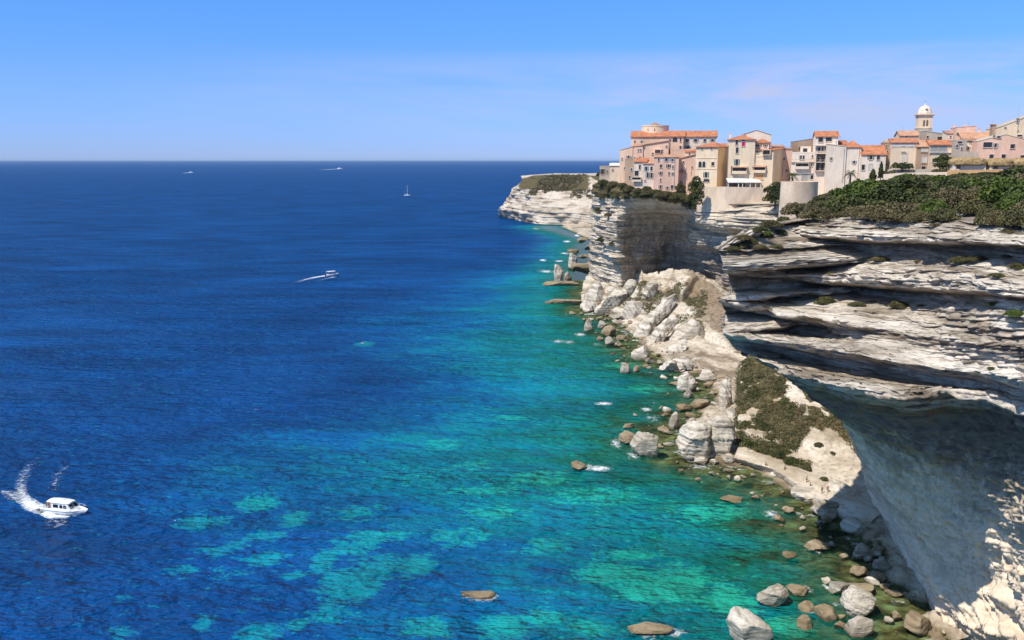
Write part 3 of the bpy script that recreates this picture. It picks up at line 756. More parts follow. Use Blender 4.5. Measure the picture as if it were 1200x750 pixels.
for i, (px, py, w, kind) in enumerate(HAND):
    # the strip lies between the rim (about 256 px down the photograph) and the garden walls
    rim = np.interp(px, [925, 1000, 1100, 1200, 1300], [178, 170, 152, 134, 118]); fr = np.clip((258 - py) / 50., -.05, 1)
    Y = rim + 2 + fr * (300 - rim) * (.62 + .36 * np.clip((224 - py) / 12., 0, 1))
    g0 = atY(px, py, Y)
    gr = surf_at(NEAR[NEAR_VI < 3.4], g0[0], g0[1]); X = (px - CX) / F * (gr[1] * CT)
    size = w * gr[1] / F
    where = ('near the bastion' if px < 965 else 'below the palms' if px < 1020 else 'below the bell tower' if px < 1105 else 'below the ochre wall' if px < 1185 else 'at its far right end')
    row = (' at the rim edge ' if py > 250 else ' amid the belt ' if py > 226 else ' at the back of the belt ')
    o = place(proto(kind, rs.randrange(3)), (gr[0], gr[1], gr[2] - .25), size / 6.0 * 1.36, rs.uniform(0, 6.28), look[kind] + row + where, 'bush', 'maquis bushes along the cliff rim', scz=min(size / 6.0 * rs.uniform(1.05, 1.42), max(.25, (CAMH - (np.interp(px, [920, 935, 960, 1000, 1050, 1110, 1150, 1185, 1210, 1260], [246, 232, 216, 206, 203, 204, 204, 199, 193, 187]) + rs.uniform(-4, 8) - HOR) * gr[1] / F - gr[2]) / 3.4)))
    BELT.append(o)

# labels must not repeat: add what sets equal ones apart
def settle(objs, key=lambda o: o.location.x):
    by = {}
    for o in objs: by.setdefault(o['label'], []).append(o)
    wd = {2: ['westernmost', 'easternmost'], 3: ['westernmost', 'middle', 'easternmost']}
    for lab, L in by.items():
        if len(L) == 1: continue
        L.sort(key=key)
        if len(L) in wd:
            for w_, o in zip(wd[len(L)], L): o['label'] = w_ + ' ' + lab

# tufts on ledges, on the shoulder of the cliff and among the town rocks: each one a plant
def tuft(px, py, wpx, kind, G=None, label=None, Y=None, squash=.6):
    p = near_ground(px, py, False) if Y is None else atY(px, py, Y)
    w = wpx * p[1] / F
    o = place(proto(kind, rs.randrange(3)), (p[0], p[1], p[2] - .15), w / 6.0, rs.uniform(0, 6.28), label, 'bush', 'bushes on the cliff ledges', scz=w / 6.0 * squash)
    return o
TUFTS = [(905,264,26,'olive','wide olive bush at the top of the shaded cliff shoulder'),(893,268,20,'dark','dark green bush at the top of the cliff shoulder'),(873,281,24,'brown','brown twiggy bush spreading over the cliff shoulder'),(858,291,20,'olive','olive bush at the outermost tip of the cliff shoulder'),(896,276,24,'green','bright green bush on the shoulder left of the scooped recess'),(880,284,22,'olive','olive bush on the cliff shoulder left of the bright green bush'),(868,290,20,'brown','grey brown bush at the tip of the cliff shoulder'),
         (888,290,22,'brown','dry brown bush below the bright green bush'),(908,288,18,'brown','straw brown bush at the lip of the scooped recess'),(914,272,18,'olive','olive bush beside the bright green shoulder bush'),
         (1030,304,24,'brown','straw coloured tuft on the second ledge under the recess'),(1075,304,12,'brown','small dry tuft on the second ledge'),(1125,306,30,'olive','olive bush on the second ledge, larger of two'),(1143,304,26,'olive','olive bush on the second ledge beside the larger one'),
         (1168,322,20,'olive','pale green bush at the lip of the second ledge'),(1190,312,22,'olive','olive bush at the end of the second ledge'),(1178,300,16,'brown','dry bush above the end of the second ledge'),
         (952,347,18,'olive','grey green bush on the third ledge by its dark recess'),(966,352,26,'olive','olive bush filling the third ledge'),(1004,356,20,'olive','small olive bush midway along the third ledge'),(1052,357,26,'olive','rounded olive bush on the third ledge'),
         (1080,356,12,'brown','brown tuft right of the rounded olive bush'),(1160,356,14,'green','small green tuft on the third ledge'),(1188,368,26,'green','green bush on the cliff face below the third ledge'),(1160,430,12,'olive','lone olive tuft on the bedded face above the overhang'),
         (972,318,10,'olive','tiny green tuft under the second ledge'),(1095,262,14,'brown','straw tuft in the pale beds of the rim'),(1180,270,18,'brown','dry tuft on the pale beds at the rim end')]
tf = []
for px, py, w, kind, lab in TUFTS: tf.append(tuft(px, py, w, kind, label=lab))
TOWN_T = [(705,216,16,'olive'),(718,217,16,'brown'),(728,219,14,'olive'),(746,224,14,'brown'),(757,222,14,'olive'),(768,226,14,'dark'),(770,233,16,'brown'),(782,228,14,'olive'),(792,229,14,'brown'),(757,235,14,'olive'),(780,238,14,'olive'),(790,240,14,'brown'),(803,235,14,'olive'),(745,232,12,'olive'),(732,231,12,'brown'),(716,229,12,'olive'),(702,232,16,'brown'),(712,222,14,'olive'),(722,232,18,'olive'),(736,222,16,'olive'),(742,216,16,'dark'),(752,228,14,'brown'),(762,230,18,'olive'),(775,232,18,'brown'),(788,234,16,'olive'),(797,232,18,'olive'),(808,246,12,'dark'),(733,226,12,'brown'),
          (700,248,14,'olive'),(712,252,12,'brown'),(703,285,14,'dark'),(715,287,10,'olive'),(795,222,10,'olive'),(705,205,14,'olive'),(722,205,14,'dark'),(783,320,16,'olive'),(915,258,14,'dark'),(905,264,16,'olive')]
A_, px_, py_ = None, None, None
def grid_px(G):
    A = G.reshape(-1, 3); d = A[:, 1] * CT - (A[:, 2] - CAMH) * ST
    return A, CX + F * A[:, 0] / d, CY - F * ((A[:, 2] - CAMH) * CT + A[:, 1] * ST) / d
def pick(GP, px, py):
    A, gx, gy = GP; q = (gx - px)**2 + (gy - py)**2
    k = np.where(q < 6)[0]
    if len(k) == 0: return A[np.argmin(q)]
    return A[k[np.argmin(A[k, 1])]]
TC = np.array([list(v.co) for v in tc.data.vertices]); TCG = grid_px(TC)
for px, py, w, kind in TOWN_T:
    p = pick(TCG, px, py); s_ = w * p[1] / F
    tf.append(place(proto(kind, rs.randrange(3)), (p[0], p[1], p[2] - .3), s_ / 6, rs.uniform(0, 6.28), look[kind] + (' on the outer edge of the town cliff' if px < 730 else ' at the foot of the pink houses' if px < 805 else ' by the terrace wall'), 'bush', 'bushes on the town cliff', scz=s_ / 6 * .9))

# ------------------------------------------------------------------ scrub that covers the slopes (nobody could count it)
def scrub(name, G, vi, vegv, n, r, leaf, per, mat, thr=0.0, vrange=(0, 9), flat=.5, seed=1):
    rs = np.random.default_rng(seed)
    A = G.reshape(-1, 3); w = (vegv > thr) & (vi[:, None] >= vrange[0]) & (vi[:, None] <= vrange[1])
    nz = fbm(G / (r * 6.), 3, seed) > -.28
    k = np.where((w & nz).ravel())[0]
    if len(k) == 0: return None
    k = rs.choice(k, n); base = A[k]
    rad = r * rs.uniform(.5, 1.3, n)
    d = rs.normal(size=(n, per, 3)); d /= np.linalg.norm(d, axis=2, keepdims=True); d[..., 2] = np.abs(d[..., 2])
    C = base[:, None] + d * (rad[:, None, None] * np.array((1, 1, .8)))
    V, Fc = leaves(C.reshape(-1, 3), leaf, d.reshape(-1, 3))
    tint = np.clip(np.repeat(rs.random(n) * .55, per) + .4 * rs.random(n * per), 0, 1)
    o = mesh_np(name, V, Fc, mat, None, False, {'tint': np.repeat(tint, 4)})
    return tag(o, kind='stuff')
scrub('talus_scrub', TALUS, TALUS_VI, TALUS_VEG, 1500, .8, .17, 36, M['leaf_scrub'], .0, (.2, 3.9), seed=3)
scrub('talus_scrub', TALUS, TALUS_VI, TALUS_VEG + 1.2 * fbm(TALUS / 6., 3, 87), 420, 1.1, .16, 46, M['leaf_brown'], .35, (.2, 3.6), seed=13)
scrub('talus_scrub', TALUS, TALUS_VI, TALUS_VEG + 1.2 * fbm(TALUS / 5., 3, 89), 360, .8, .15, 36, M['leaf_straw'], .40, (.2, 3.4), seed=15)
scrub('talus_scrub', TALUS, TALUS_VI, TALUS_VEG + 1.2 * fbm(TALUS / 5., 3, 91), 300, 1.2, .18, 60, M['leaf_dark'], .50, (.6, 3.8), seed=17)
lowT = TALUS.copy()
scrub('talus_scrub', TALUS, TALUS_VI, np.where((CX + F * TALUS[..., 0] / TALUS[..., 1] < 952), TALUS_VEG, -1), 420, 1.2, .2, 60, M['leaf_olive'], .0, (2.6, 3.8), seed=5)
sA = SLUMP; sn = sA.shape[0]
svi = np.linspace(0, 4, sn); spx = CX + F * sA[..., 0] / sA[..., 1]
sv = np.where((np.abs(spx - 778) < 52), .5, -1)
scrub('slumped_block_scrub', sA, svi, sv + .9 * fbm(sA / 9., 3, 77), 1500, .9, .24, 24, M['leaf_scrub'], .35, (1.0, 2.9), seed=7)
hv = np.where((HEAD_VI[:, None] > .9) & (HEAD_VI[:, None] < 2.6), .5, -1) + 1.0 * fbm(HEAD / 40., 3, 79)
hpx = CX + F * HEAD[..., 0] / HEAD[..., 1]
scrub('headland_scrub', HEAD, HEAD_VI, np.where((hpx > 604) & (hpx < 712), hv, -1), 1000, 1.9, .7, 14, M['leaf_head'], .5, (.9, 2.7), seed=9)
tb_ = []
TG = grid_px(TALUS)
for px, py, w, kind in [(878,520,16,'dark'),(893,527,20,'olive'),(912,533,18,'dark'),(928,541,20,'dark'),(902,512,14,'olive'),(880,500,12,'brown'),(945,548,14,'olive'),(966,560,12,'olive'),(985,570,10,'brown'),(978,548,12,'brown'),(960,520,12,'olive'),(930,505,14,'brown'),(900,480,12,'olive'),(920,470,12,'brown'),(885,462,10,'olive'),(950,490,12,'olive'),(890,440,10,'brown'),(995,560,12,'brown'),(975,530,10,'olive')]:
    p = pick(TG, px, py); s_ = w * p[1] / F
    tb_.append(place(proto(kind, rs.randrange(3)), (p[0], p[1], p[2] - .2), s_ / 6, rs.uniform(0, 6.28), look[kind] + (' above the pale path' if py > 505 and px < 940 else ' among the white patches of the scrubby slope' if px > 940 else ' high on the scrubby slope'), 'bush', 'bushes on the scrubby slope', scz=s_ / 6 * rs.uniform(.7, 1.0)))
for o in tb_: pass
settle(BELT); settle(tf); settle(tb_)
# ------------------------------------------------------------------ boulders
def cube_sphere(n):
    """unit sphere as a welded quad grid"""
    lin = np.tan(np.linspace(-1, 1, n + 1) * math.pi / 4)
    V = {}; verts = []; faces = []
    def vid(p):
        k = tuple(np.round(p, 6))
        if k not in V: V[k] = len(verts); verts.append(p / np.linalg.norm(p))
        return V[k]
    for ax in range(3):
        for sg in (-1, 1):
            g = [[None] * (n + 1) for _ in range(n + 1)]
            for i in range(n + 1):
                for j in range(n + 1):
                    p = np.zeros(3); p[ax] = sg; p[(ax + 1) % 3] = lin[i]; p[(ax + 2) % 3] = lin[j]
                    g[i][j] = vid(p)
            for i in range(n):
                for j in range(n):
                    q = (g[i][j], g[i + 1][j], g[i + 1][j + 1], g[i][j + 1])
                    faces.append(q if sg > 0 else q[::-1])
    return np.array(verts), np.array(faces)
SPH = {n: cube_sphere(n) for n in (8, 14, 24)}

def rock_mesh(name, sx, sy, sz, seed, mat, n=14, cuts=14, rough=.15, beds=0.0, lean=0.0, tilt=0.0, parent=None, peak=0.0):
    V, Fc = SPH[n]; V = V.copy(); rs = np.random.default_rng(seed)
    for _ in range(cuts):
        d = rs.normal(size=3); d /= np.linalg.norm(d); lim = rs.uniform(.48, .80)
        V = V - np.maximum(V @ d - lim, 0)[:, None] * d * .93
    V = V / np.abs(V).max(0)
    nn = V / np.linalg.norm(V, axis=1, keepdims=True)
    off = rs.uniform(0, 90, 3)
    S = np.array((sx, sy, sz)) / 2; sm = min(S)
    V = V * (1 + rough * fbm(V * 1.7 + off, 4, seed)[:, None] + .45 * rough * fbm(V * 5 + off, 3, seed + 3)[:, None])
    if peak: V[:, :2] *= (1 - peak * np.clip((V[:, 2] + 1) / 2, 0, 1))[:, None]
    W = V * S
    if beds:
        ca, sa = math.cos(tilt), math.sin(tilt)
        s = (W[:, 2] * ca + W[:, 0] * sa) / beds + .4 * fbm(W / (sm * 1.5) + off, 2, seed)
        b = np.floor(s); f = s - b
        v = _hash(b, b * 0, b * 0, seed) - .5 - np.clip(1 - np.abs(f - .92) / .14, 0, 1) * .8
        W[:, :2] += (nn[:, :2] * (v * beds * .55)[:, None])
    if lean: W[:, 0] += lean * W[:, 2]
    return mesh_np(name, W, Fc, mat, parent, True)

BOULD = []
def boulder(px, pyb, w, h, label, mat='boulder', seed=None, z=0.0, n=14, dr=.85, rz=None, sink=.28, group='boulders along the shore', name='boulder', cat='boulder', Y=None, **kw):
    """px, pyb: foot of the boulder as seen; w, h: size in photograph pixels; stands on z (or at distance Y)"""
    seed = seed if seed is not None else int(px * 7 + pyb)
    p = atZ(px, pyb - h * .12, z) if Y is None else atY(px, pyb, Y)
    m = p[1] / F
    sx, sz = w * m, h * m * 1.02; sy = max(sx * dr, sz * .7)
    o = rock_mesh(name, sx, sy, sz * (1 + sink), seed, M[mat], n, **kw)
    o.location = (p[0], p[1] + sy * .25, p[2] + sz * (1 + sink) / 2 - sz * sink)
    o.rotation_euler[2] = rz if rz is not None else (seed % 7 - 3) * .12
    tag(o, label, cat, group); BOULD.append(o); return o

B_ = boulder
# off the far point
B_(671,316,13,19,'tall white sea stack standing off the town cliff',n=24,peak=.2,cuts=14,rough=.3,group='sea stacks')
B_(654,333,19,21,'white pointed sea stack on a low brown reef',n=24,peak=.5,cuts=14,rough=.3,group='sea stacks')
B_(665,333,12,14,'grey stump of rock beside the white pointed sea stack','boulder_grey',peak=.2,cuts=14,rough=.3,group='sea stacks')
B_(660,335,50,5,'low brown reef round the pointed sea stacks','boulder_brown',n=24,sink=.6,dr=.5)
B_(684,318,34,10,'brown rock shelf joining the tall sea stack to the shore','boulder_brown',n=24,sink=.5,dr=.5)
B_(672,297,15,6,'dark flat rock in the water before the town cliff','boulder_brown',sink=.5)
B_(682,284,14,5,'dark rock off the little cove beach','boulder_brown',sink=.5)
B_(689,292,10,4,'small dark rock close under the town cliff','boulder_brown',sink=.5)
B_(684,302,12,4,'flat dark rock inshore of the tall sea stack','boulder_brown',sink=.5)
B_(664,357,40,8,'long low brown reef off the tilted white slabs','boulder_brown',n=24,sink=.6,dr=.4)
B_(645,356,14,3,'thin brown reef tip awash','boulder_brown',sink=.6)
# white slabs of the slumped block
for i, (px, pyb, w, h, ln, lab) in enumerate([(697,367,26,36,.35,'big smooth white slab tilted at the water, westernmost of the slumped block'),(720,371,30,40,.5,'cracked white slab leaning beside the westernmost one'),(741,374,34,22,.3,'rounded white block at the foot of the leaning slabs'),
        (737,350,18,24,.5,'small white slab high between the scrub'),(763,350,22,22,.5,'jagged white outcrop in the scrub of the slumped block'),(757,398,22,28,.7,'white slab slanting to the water under the scrub'),(772,410,22,36,.8,'long white rib of rock slanting down to the shore'),
        (772,385,26,40,.9,'upper white rib of rock in the scrub'),(790,424,20,28,.7,'white slab beside the round boulder, lower end at the water'),(795,395,34,18,.9,'narrow white slab left of the round boulder'),(783,437,24,14,.2,'white block at the waterline below the narrow slab'),
        (803,437,30,16,.3,'broad white block at the tide line under the round boulder'),(818,430,18,10,.2,'small white block right of the tide line blocks'),(845,440,26,8,.1,'pale flat block on the white cove ground')]):
    p = pick(grid_px(SLUMP), px, pyb - h * .35) if pyb < 425 else None
    o = B_(px, pyb, w, h, lab, n=24, lean=ln, cuts=20, rough=.08, group='white slabs of the slumped block', name='rock_slab', cat='rock slab', Y=None if p is None else float(p[1]) - 1.5, sink=.35, beds=1.5, tilt=.8)
B_(806,411,42,36,'big round boulder perched on the slope with a shaded underside',n=24,Y=float(pick(grid_px(SLUMP), 806, 400)[1]) - 3,rough=.12,cuts=5,sink=.1)
# between the slumped block and the talus
for a in [(691,390,16,15,'grey pointed boulder in the shallows off the white slabs','boulder_grey',.4),(705,386,12,9,'small grey boulder next to the pointed grey one','boulder_grey',0),(713,395,18,13,'brown boulder inshore of the pointed grey one','boulder_brown',0),(714,406,13,10,'pale rounded boulder standing alone in the shallows','boulder_grey',0),
          (703,400,10,5,'low brown rock by the lone pale boulder','boulder_brown',0),(730,400,16,7,'low brown rock shelf inshore of the lone pale boulder','boulder_brown',0),(752,423,25,15,'tilted pale boulder off the tide line blocks','boulder',0),(733,440,16,18,'dark crumbling rock standing in the shallows','boulder_grey',.3),
          (746,437,8,8,'small dark stone beside the crumbling rock','boulder_brown',0),(760,425,9,5,'small flat stone by the tilted pale boulder','boulder_grey',0),(803,460,26,19,'large pale boulder in the brown cove','boulder',0),(831,448,22,14,'white lozenge shaped boulder in the brown cove','boulder',0),
          (792,452,18,4,'low brown rock awash in the cove','boulder_brown',0),(808,468,14,12,'dark stub of rock below the large cove boulder','boulder_grey',.3),(820,480,26,12,'brown rock shelf inside the cove','boulder_brown',0),(800,483,20,8,'low dark rock at the mouth of the cove','boulder_brown',0),
          (790,505,18,22,'pointed grey rock left of the big white boulder','boulder_grey',.5),(778,508,14,7,'flat brown rock by the pointed grey rock','boulder_brown',0),(737,503,16,7,'small dark rock farthest from the big white boulder','boulder_brown',0),
          (733,522,30,14,'low brown boulder beside the grey dome boulder','boulder_brown',0),(757,539,38,30,'grey dome boulder standing in clear water','boulder_grey',0),(676,551,24,8,'brown rock awash with a long white streak of foam','boulder_brown',0)]:
    B_(*a[:5], a[5], peak=a[6], n=24 if a[2] > 22 else 14, sink=.4)
for a in [(851,488,28,40,'jagged white pinnacle above the big white boulder',.55,.9),(866,478,18,20,'upright white slab beside the jagged pinnacle',.3,.5),(876,466,16,22,'thin white slab leaning on the scrubby slope',.3,.8),(862,498,22,18,'white block between the pinnacle and the scrub',.1,.4)]:
    B_(a[0], a[1], a[2], a[3], a[4], z=1.5, n=24, peak=a[5], beds=1.0, tilt=1.2, sink=.3)
B_(817,545,52,46,'big white bedded boulder, left half of the pair by the shore',n=24,beds=1.1,cuts=6,sink=.2)
B_(846,546,48,52,'big white bedded boulder, right half of the pair by the shore',n=24,beds=1.1,cuts=6,sink=.2)
B_(822,545,22,9,'smooth white stone under the big bedded pair, westernmost','boulder',sink=.4)
B_(855,545,18,12,'smooth white stone under the big bedded pair, easternmost','boulder',sink=.4)
B_(838,545,12,6,'small white stone between the two smooth ones','boulder',sink=.4)
B_(872,541,18,8,'flat pale stone at the start of the white path','boulder',sink=.4)
B_(882,548,16,5,'flat brown stone below the white path','boulder_brown',sink=.5)
B_(561,702,48,7,'brown reef awash with white foam at its edge','boulder_brown',n=24,sink=.7,dr=.45)
B_(762,745,62,10,'dark reef at the bottom edge with a ring of foam','boulder_brown',n=24,sink=.6,dr=.5)
B_(860,588,30,5,'low brown rock off the pale beach','boulder_brown',sink=.6)
# below the beach, towards the camera
for a in [(948,588,44,16,'flat pale slab below the standing bathers','boulder'),(990,594,46,26,'big pale slab at the foot of the scrubby slope','boulder'),(968,609,40,20,'smooth grey slab below the standing bathers','boulder_grey'),(1003,610,38,15,'pale slab against the shaded wall, upper of three','boulder'),
          (1005,626,36,16,'pale slab against the shaded wall, lowest of three','boulder'),(1020,584,28,18,'white rock lump touching the shaded wall','boulder'),(925,602,18,6,'small flat rock off the bathers\' slab','boulder_brown'),(958,646,32,11,'dark barnacled rock awash in the green shallows','boulder_brown'),
          (1014,656,30,14,'smooth brown boulder by the wall with a pale top','boulder_grey'),(1030,651,13,14,'dark block tucked against the wall','boulder_brown'),(1037,672,26,16,'split brown boulder against the wall','boulder_grey'),(1034,660,12,8,'small brown block on the split boulder','boulder_grey'),(1007,676,22,12,'ochre rock left of the split boulder','boulder_brown'),
          (1028,681,24,9,'ochre rock below the split boulder','boulder_brown'),(986,698,26,17,'round grey boulder with a little foam beside it','boulder_grey'),(1010,699,44,10,'thin brown slab behind the striped boulder','boulder_brown'),(908,714,40,26,'grey wedge boulder alone in the green water','boulder_grey'),
          (968,727,34,15,'ochre boulder left of the striped one','boulder_brown'),(1007,748,36,28,'round brown boulder below the striped one','boulder_grey'),(936,697,28,8,'low brown rock awash near the wedge boulder','boulder_brown'),(948,717,26,7,'low brown rock awash left of the ochre boulder','boulder_brown'),
          (945,738,24,12,'dark rock awash by the bottom edge','boulder_brown'),(985,738,20,8,'flat brown rock between the bottom boulders','boulder_brown'),(1052,727,16,9,'small brown stone right of the striped boulder','boulder_brown'),(1075,745,44,26,'orange brown ledge at the foot of the shaded wall','boulder_brown'),
          (925,655,24,5,'flat rock just breaking the green water','boulder_brown'),(1050,700,24,6,'flat rock by the wall in pale green water','boulder_brown'),(990,655,12,5,'small brown stone in the green shallows','boulder_brown')]:
    B_(*a[:5], a[5], n=24 if a[2] > 24 else 14, sink=.35)
B_(1012,727,50,38,'striped white boulder with bedding lines, lit from the left',n=24,beds=.55,tilt=.5,cuts=5,sink=.2)
B_(880,768,68,48,'big white boulder cut off by the bottom edge',n=24,cuts=16,rough=.13,sink=.2,seed=431,peak=.22)
# drowned stones seen through the water
for px, py, w, lab in [(680,682,44,'olive drowned boulder under clear water far from shore'),(600,712,44,'olive drowned boulder near the foaming reef'),(500,520,26,'pale drowned boulder beyond the swimmers\' shallows'),(640,492,30,'drowned boulder far out under the teal water')]:
    pass
# small loose stones along the tide line
rs = random.Random(11)
shp = np.array([atZ(x, y)[:2] for x, y in SHORE[3:-2]])
seg = np.linalg.norm(np.diff(shp, axis=0), axis=1); cum = np.concatenate([[0], np.cumsum(seg)])
small = [rock_mesh('stone', 1, .9, .75, 900 + k, M[['boulder', 'boulder_grey', 'boulder_brown'][k % 3]], 8) for k in range(6)]
regions = [(410, 'beside the slumped block'), (300, 'in the brown cove'), (226, 'by the big bedded pair'), (180, 'below the pale beach'), (0, 'under the shaded wall')]
cnt = 0
for k in range(285):
    d = rs.uniform(0, cum[-1]); j = min(int(np.searchsorted(cum, d)) - 1, len(seg) - 1); j = max(j, 0)
    f = (d - cum[j]) / seg[j]; p = shp[j] * (1 - f) + shp[j + 1] * f
    wdt = 11 if p[1] > 210 else 9
    q = rs.uniform(-1.5, .55) * wdt
    nx, ny = (shp[j + 1] - shp[j])[::-1] / seg[j] * np.array((-1, 1)); s_ = 1 if nx > 0 else -1
    x, y = p[0] + nx * s_ * q, p[1] + ny * s_ * q
    kk = k % 6; o = small[kk] if k < 6 else small[kk].copy()
    if k >= 6: COL.objects.link(o)
    sc = rs.choice([.5, .7, .9, 1.2, 1.6, 2.2, 2.8]) * (1.2 if y > 250 else .9)
    o.location = (x, y, .1 * sc + (max(q, 0) * .35)); o.scale = (sc * rs.uniform(.8, 1.6), sc, sc * rs.uniform(.7, 1.1)); o.rotation_euler = (rs.uniform(-.3, .3), rs.uniform(-.3, .3), rs.uniform(0, 6))
    reg = next(t_ for lim, t_ in regions if y >= lim)
    tag(o, 'small loose %s stone at the tide line %s' % (['pale', 'grey', 'brown'][kk % 3], reg), 'stone', 'loose stones along the tide line ' + reg)

# ------------------------------------------------------------------ foam and wakes
def foam_mat(name, thr=.5, sc=1.2, soft=.10):
    m, nt = new_mat(name); t = NT(nt)
    a = t.attr('dens')
    n = t.noise(t.pos(), sc, 6, .7, .6)
    f = t.ramp(t.math('ADD', t.math('MULTIPLY', t.math('SUBTRACT', n, .5), 1.7), a), [(thr - soft, 0.), (thr + soft * 2.5, .96)])
    tr = nt.nodes.new('ShaderNodeBsdfTransparent'); ms = nt.nodes.new('ShaderNodeMixShader')
    t.set(ms, 0, f); nt.links.new(tr.outputs[0], ms.inputs[1]); nt.links.new(t.principled((.82, .85, .86), .8, .1), ms.inputs[2])
    t.out(ms.outputs[0]); return m
M['foam'] = foam_mat('sea_foam', .5, 1.0, .16); M['foam_far'] = foam_mat('wake_foam_far', .5, .35)

def foam_patch(name, px, py, rx, ry, dens, seed=1, mat='foam', n=36):
    c = atZ(px, py); ex = rx * c[1] / F; ey = abs(atZ(px, py - ry)[1] - c[1])
    u = np.linspace(-1, 1, n); X, Yg = np.meshgrid(u, u)
    r = np.hypot(X, Yg)
    P = np.stack([c[0] + X * ex, c[1] + Yg * ey, np.full(X.shape, .03)], -1)
    de = dens * np.clip(1.15 - r, 0, 1) - np.clip(r - .85, 0, 1) * 3
    return tag(grid_mesh(name, P, M[mat], {'dens': de}), kind='stuff')
FOAM = [(700,549,24,5,.95),(690,546,10,4,.6),(572,700,16,7,1.0),(556,702,26,6,.55),(790,741,22,8,.8),(760,745,30,9,.5),(708,473,16,3,.9),(722,520,10,8,.75),(742,534,14,8,.6),(757,480,10,4,.8),(765,490,16,8,.5),(905,603,16,8,.7),
        (968,688,5,5,.9),(946,690,9,6,.7),(948,716,10,5,.75),(940,725,8,5,.5),(935,602,12,4,.5),(680,392,10,3,.8),(655,400,14,3,.7),(667,401,10,3,.7),(700,404,12,3,.5),(640,318,16,3,.7),(655,306,8,2,.8),(636,305,6,2,.9),(642,333,8,3,.8),(690,376,10,3,.6),
        (676,276,5,2,.9),(664,283,8,2,.8),(662,297,10,2,.7),(628,268,8,1.5,.6),(820,547,30,6,.55),(795,530,12,6,.5),(958,646,20,8,.5),(780,430,14,4,.45),(760,410,14,4,.45),(730,388,14,4,.5),(900,565,26,5,.35),(1000,640,16,8,.4),(870,757,10,6,.6),(985,708,20,8,.4),(1020,728,18,6,.5),
        (300,480,4,1,.5),(90,430,4,1,.5),(425,402,5,1,.7),(205,610,2,1,.6)]
for i, f_ in enumerate(FOAM): foam_patch('foam', *f_[:4], f_[4] * .86, mat='foam' if f_[1] > 390 else 'foam_far')

rf = random.Random(41)
for i in range(46):
    k = rf.randrange(3, len(SHORE) - 3); f = rf.random()
    x = SHORE[k][0] * (1 - f) + SHORE[k + 1][0] * f; y = SHORE[k][1] * (1 - f) + SHORE[k + 1][1] * f
    sc_ = .5 + (y - 350) / 500.
    foam_patch('foam', x - rf.uniform(1, 16) * sc_, y + rf.uniform(-2, 5) * sc_, rf.uniform(6, 16) * sc_, rf.uniform(2, 4.5) * sc_, rf.uniform(.38, .62), mat='foam' if y > 420 else 'foam_far', n=24)
def wake(name, pts, widths, dens, mat='foam', n=16, m=120):
    """ribbon of broken foam along sea points pts"""
    P = np.array([atZ(x, y)[:2] for x, y in pts]); t = np.linspace(0, 1, len(P)); tt = np.linspace(0, 1, m)
    Q = np.stack([np.interp(tt, t, P[:, k]) for k in (0, 1)], 1)
    for _ in range(10): Q[1:-1] = (Q[:-2] + 2 * Q[1:-1] + Q[2:]) / 4
    W = np.interp(tt, t, widths); D = np.interp(tt, t, dens)
    d = np.gradient(Q, axis=0); d /= np.linalg.norm(d, axis=1, keepdims=True); nr = np.stack([-d[:, 1], d[:, 0]], 1)
    u = np.linspace(-1, 1, n)
    G = Q[:, None] + nr[:, None] * (u[None, :, None] * W[:, None, None])
    A = np.concatenate([G, np.full(G.shape[:2] + (1,), .035)], -1)
    de = D[:, None] * (1 - .55 * np.abs(u)[None]) - np.clip(np.abs(u)[None] - .8, 0, 1) * 3
    return tag(grid_mesh(name, A, M[mat], {'dens': de}), kind='stuff')
wake('wake', [(56,599),(40,594),(25,583),(24,568),(30,552),(44,538),(60,528)], [2.6,2.4,2.0,1.6,2.4,3.0,3.5], [1.2,1.0,.72,.5,.36,.24,.05])
wake('wake', [(62,578),(64,566),(68,556),(78,545),(88,538)], [1.4,1.8,1.8,2.0,2.2], [.25,.36,.34,.25,.05])
wake('wake', [(45,596),(60,605),(76,606),(92,604)], [1.6,1.5,1.2,.5], [1.0,.95,.75,.3])
wake('wake', [(60,608),(72,614),(82,612)], [2.4,3,2.5], [.35,.4,.2])
wake('wake', [(2,575),(10,578),(20,585)], [2,2,2], [.4,.5,.6])
wake('wake', [(386,322.5),(372,324.5),(360,327),(350,330),(338,333)], [2.6,2.6,2.6,2.6,2.2], [1.1,.85,.62,.42,.05], 'foam')
wake('wake', [(392,324.5),(384,326),(374,328.5),(362,331.5)], [1.6,2.0,2.4,2.4], [.8,.5,.3,.05], 'foam')
wake('wake', [(396,198),(385,198.6),(370,199.5)], [14,16,10], [1.2,1.,.3], 'foam_far')
wake('wake', [(223,202.2),(216,202.8),(210,203.1)], [10,10,6], [1.1,.8,.2], 'foam_far')

